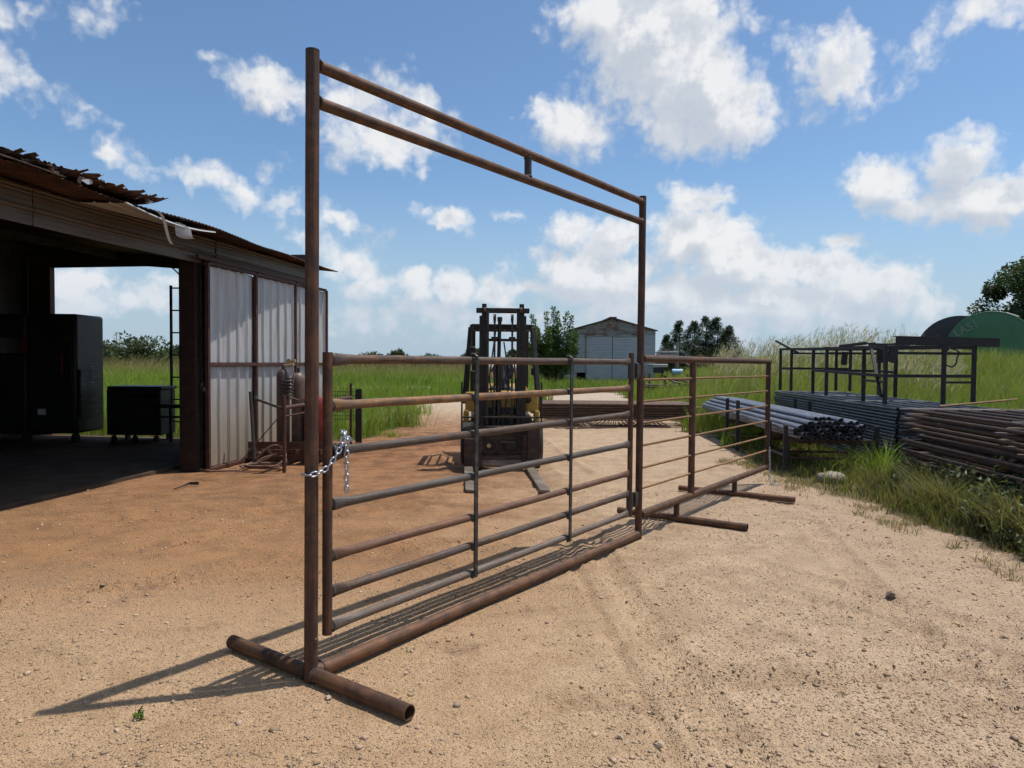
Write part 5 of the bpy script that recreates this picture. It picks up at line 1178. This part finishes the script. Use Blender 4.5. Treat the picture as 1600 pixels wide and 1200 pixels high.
# far tan belt
n = 26000; y = 75*(190/75)**RNG.random(n); x = (RNG.random(n)*2-1)*.8*y; h = RNG.uniform(.45, 1.0, n)*(1.6+.0105*y)
parts.append(blades(x, y, np.zeros(n), h, .0011*y*RNG.uniform(.8, 1.8, n), mixc(n, RNG.random(n), TAN*.62, G3*.45)))
# short tufts along the dirt edge
n = 60000; y = 4*(46/4)**RNG.random(n); x = (RNG.random(n)*2-1)*(.8*y+1); b_ = bare(x, y); k = (b_ > .12) & (b_ < .8) & (RNG.random(n) < .8-b_*.7) & (fbm(x*2.3, y*2.3, 3) > .45)
inside = ((x-SA.x)*SN.x+(y-SA.y)*SN.y < .05) & ((x-SA.x)*SU.x+(y-SA.y)*SU.y < 3.75); k &= ~inside; x, y = x[k], y[k]; n = len(x)
parts.append(blades(x, y, ground_z(x, y), RNG.uniform(.05, .22, n), np.maximum(.006, .0007*y), mixc(n, RNG.random(n), G2*.8, G3), lean=.9))
# stragglers creeping out over the dirt
n = 26000; y = RNG.uniform(4.3, 12.5, n); x = RNG.uniform(3.0, 5.0, n); b_ = bare(x-.12*RNG.random(n), y); q_ = bare(x+.40, y+.05)
k = (b_ > .3) & (q_ < .7) & (fbm(x*3.5, y*3.5, 3) > .40+.18*RNG.random(n)); x, y = x[k], y[k]; n = len(x)
parts.append(blades(x, y, ground_z(x, y), RNG.uniform(.03, .14, n), RNG.uniform(.004, .009, n), mixc(n, RNG.random(n)*1.2, np.array([.13, .15, .045]), np.array([.30, .22, .13])), lean=1.2))
# rank weeds between the yard and the stacks
n = 30000; t_ = RNG.random(n); y = 4.2+8.6*t_; x = 3.7+RNG.random(n)*2.1; k = bare(x, y) < .45; k &= ~((y > 10.9) & (x > 5.9)); k &= RNG.random(n) < (.18+1.3*np.clip(fbm(x*2.2, y*2.2, 3)-.33, 0, 1))*np.clip(1.05-bare(x, y)*2, 0, 1)*np.where(y > 8.6, .55, 1); x, y = x[k], y[k]; n = len(x)
cl_ = fbm(x*1.7+9, y*1.7, 3)
h = (.09+.5*np.clip(cl_-.32, 0, 1)*1.7)*RNG.uniform(.5, 1.3, n)*np.where(y > 8.6, .75, 1)
parts.append(blades(x, y, ground_z(x, y), h, RNG.uniform(.005, .013, n), mixc(n, RNG.random(n)*1.1-.1, np.array([.075, .105, .028]), np.array([.19, .165, .075])), lean=.85, wind=(-.05, -.05)))
n = 12000; y = RNG.uniform(4.2, 9.2, n); x = 4.30+.085*(y-4)+RNG.normal(.12, .20, n); k = (bare(x, y) < .4) & (fbm(x*2.6+4, y*2.6, 3) > .42); x, y = x[k], y[k]; n = len(x)
parts.append(blades(x, y, ground_z(x, y), RNG.uniform(.15, .70, n)*(.55+.9*(fbm(x*3.1, y*3.1+5, 3)-.2)), RNG.uniform(.006, .014, n), mixc(n, RNG.random(n), np.array([.095, .12, .04]), np.array([.27, .225, .12])), lean=.75, wind=(-.08, -.03)))
grass_obj('grass', 'bright green meadow grass and weeds around the yard', parts)
# distinct clumps of long grass
def clump(x, y, n, h, r_, label, c0=G1, c1=G2, wd=.012):
    xx = x+RNG.normal(0, r_*.4, n); yy = y+RNG.normal(0, r_*.4, n)
    v, q, t_, c_ = blades(xx, yy, ground_z(xx, yy), h*RNG.uniform(.45, 1.1, n), np.full(n, wd), mixc(n, RNG.random(n), c0, c1), lean=.8, wind=(0, 0))
    o = link('grass_clump', np_mesh('grass_clump', v, tris=t_, quads=q, col=c_), M_GRASS); tag(o, label, 'grass clump')
clump(5.15, 10.05, 150, .62, .32, 'tall bright grass clump before the near corner of the dark panel stack')
clump(4.72, 10.3, 110, .42, .35, 'yellowish grass clump under the open pipe ends', G2, G3)
clump(5.15, 9.2, 130, .40, .3, 'grass clump at the foot of the ragged rusty stack')
clump(4.75, 7.5, 150, .45, .35, 'leafy grass clump leaning on the ragged rusty stack')
clump(-2.75, 17.6, 420, .85, .75, 'large bright grass clump right of the wire mesh guard', G1, G3)
clump(-3.25, 16.0, 260, .7, .5, 'green grass clump behind the hitch stand leg', G1, G3)
clump(-2.55, 15.2, 90, .22, .35, 'small grass tuft on the dirt beyond the hitch stand', G2, G3)
clump(-3.1, 21.5, 260, .7, .8, 'grass clump at the end of the grey gravel strip', G1, G2, .016)
clump(.2, 26, 120, .35, .6, 'short grass tuft on the pale track behind the flat panel pile', G2, G3, .016)
# seeding tall grass on the right-hand rise
n = 1250; y = RNG.uniform(19, 34, n); x = y*RNG.uniform(.27, .62, n); z = ground_z(x, y); h = RNG.uniform(1.4, 2.35, n)*(1-1.2*np.clip(x/y-.46, 0, .5)*2)
pl_ = [blades(x, y, z, h, np.full(n, .010), mixc(n, RNG.random(n), G3, TAN), lean=.35, wind=(.22, 0))]
for j in range(7):
    f_ = RNG.uniform(.78, 1.0, n); xx = x+.22*h*f_**2+RNG.normal(0, .05, n); yy = y+RNG.normal(0, .05, n); zz = z+h*f_*.95
    pl_.append(blades(xx, yy, zz, RNG.uniform(.10, .24, n), RNG.uniform(.010, .022, n), mixc(n, RNG.random(n), np.array([.30, .27, .17]), np.array([.52, .46, .36])), lean=.8, wind=(.5, 0)))
grass_obj('seeding_grass', 'tall pale seeding grass waving on the rise behind the rack frame', pl_)
# broadleaf weeds at the right edge
def weed(x, y, s, seed, label):
    global RNG; sv = RNG; RNG = np.random.default_rng(seed); random.seed(seed); z0 = gz(x, y)
    t_ = thing('broadleaf_weed', label, 'weed', (x, y, z0), 'broadleaf weeds at the right edge'); mb = MB(); tips = []
    for k in range(9):
        a = random.uniform(0, 6.28); e = Vector((x+s*.55*math.cos(a)*random.random(), y+s*.55*math.sin(a)*random.random(), z0+s*random.uniform(.35, 1.0))); mb.path([Vector((x, y, z0)), Vector((x, y, z0)).lerp(e, .5)+ZV*.03, e], [.006, .005, .003], 5)
        for q in (.4, .6, .8, 1): tips.append(tuple(Vector((x, y, z0)).lerp(e, q)))
    put('stem', mb, M_BARK, t_)
    V, T, C = leaves(tips, [s*.22]*len(tips), 10, s*.15, (.085, .115, .042), (.19, .20, .11), droop=.15, narrow=.42); link('foliage', np_mesh('foliage', V, tris=T, col=C), M_LEAF, t_); RNG = sv
WEEDS = ((4.35, 6.25, .36), (4.55, 6.0, .42), (4.3, 5.85, .28), (4.8, 6.4, .4), (4.5, 6.7, .34), (4.6, 7.1, .3), (4.95, 5.9, .45), (4.65, 5.55, .36), (4.4, 5.4, .25), (5.05, 6.8, .4), (4.9, 7.6, .35), (5.1, 8.4, .4), (4.95, 8.9, .3), (4.7, 6.15, .5), (4.85, 7.0, .5), (5.0, 7.9, .45), (4.6, 6.5, .55), (4.75, 7.35, .5), (4.55, 5.8, .5), (4.8, 6.75, .6), (4.95, 8.2, .5), (4.85, 7.7, .55), (4.6, 6.9, .45), (4.95, 8.7, .45), (4.7, 7.55, .4), (5.05, 7.3, .6))
rank = {i: r for r, i in enumerate(sorted(range(len(WEEDS)), key=lambda i: WEEDS[i][1]))}
for i, (x, y, s) in enumerate(WEEDS):
    weed(x, y, s*(.95 if i > 8 else .85), 80+i, f'grey-green broadleaf weed, {ORD[rank[i]]} from the near end along the ragged stack')
tag(put('sprig', (lambda m_: m_)(MB().path([(-1.66, 3.16, .0), (-1.655, 3.16, .03), (-1.64, 3.165, .05)], [.003, .004, .002], 5)), M_LEAF), 'tiny green seedling beside the shadow of the tall post', 'seedling')
V, T, C = leaves([(-1.655, 3.16, .022)], [.018], 20, .024, (.12, .22, .05), (.2, .32, .08), narrow=.8)
o = link('leaf_tuft', np_mesh('leaf_tuft', V, tris=T, col=C), M_LEAF, bpy.data.objects['sprig'])
# big pale rock in the weeds
mb = MB(); rc = on_ground(1300, 747, .05); mb.lathe((0, 0, 0), [(.02, -.1), (.16, -.08), (.19, .0), (.15, .07), (.07, .10), (.01, .105)], 14)
mb.v = [rc+Vector((v.x*(1.05+.15*math.sin(v.y*30)), v.y*.8, v.z*.8+.012*math.sin(v.x*40+v.y*25))) for v in mb.v]
tag(put('pale_rock', mb, M_ROCK, ang=60), 'large pale rock in the weeds before the dark panel stack', 'rock')
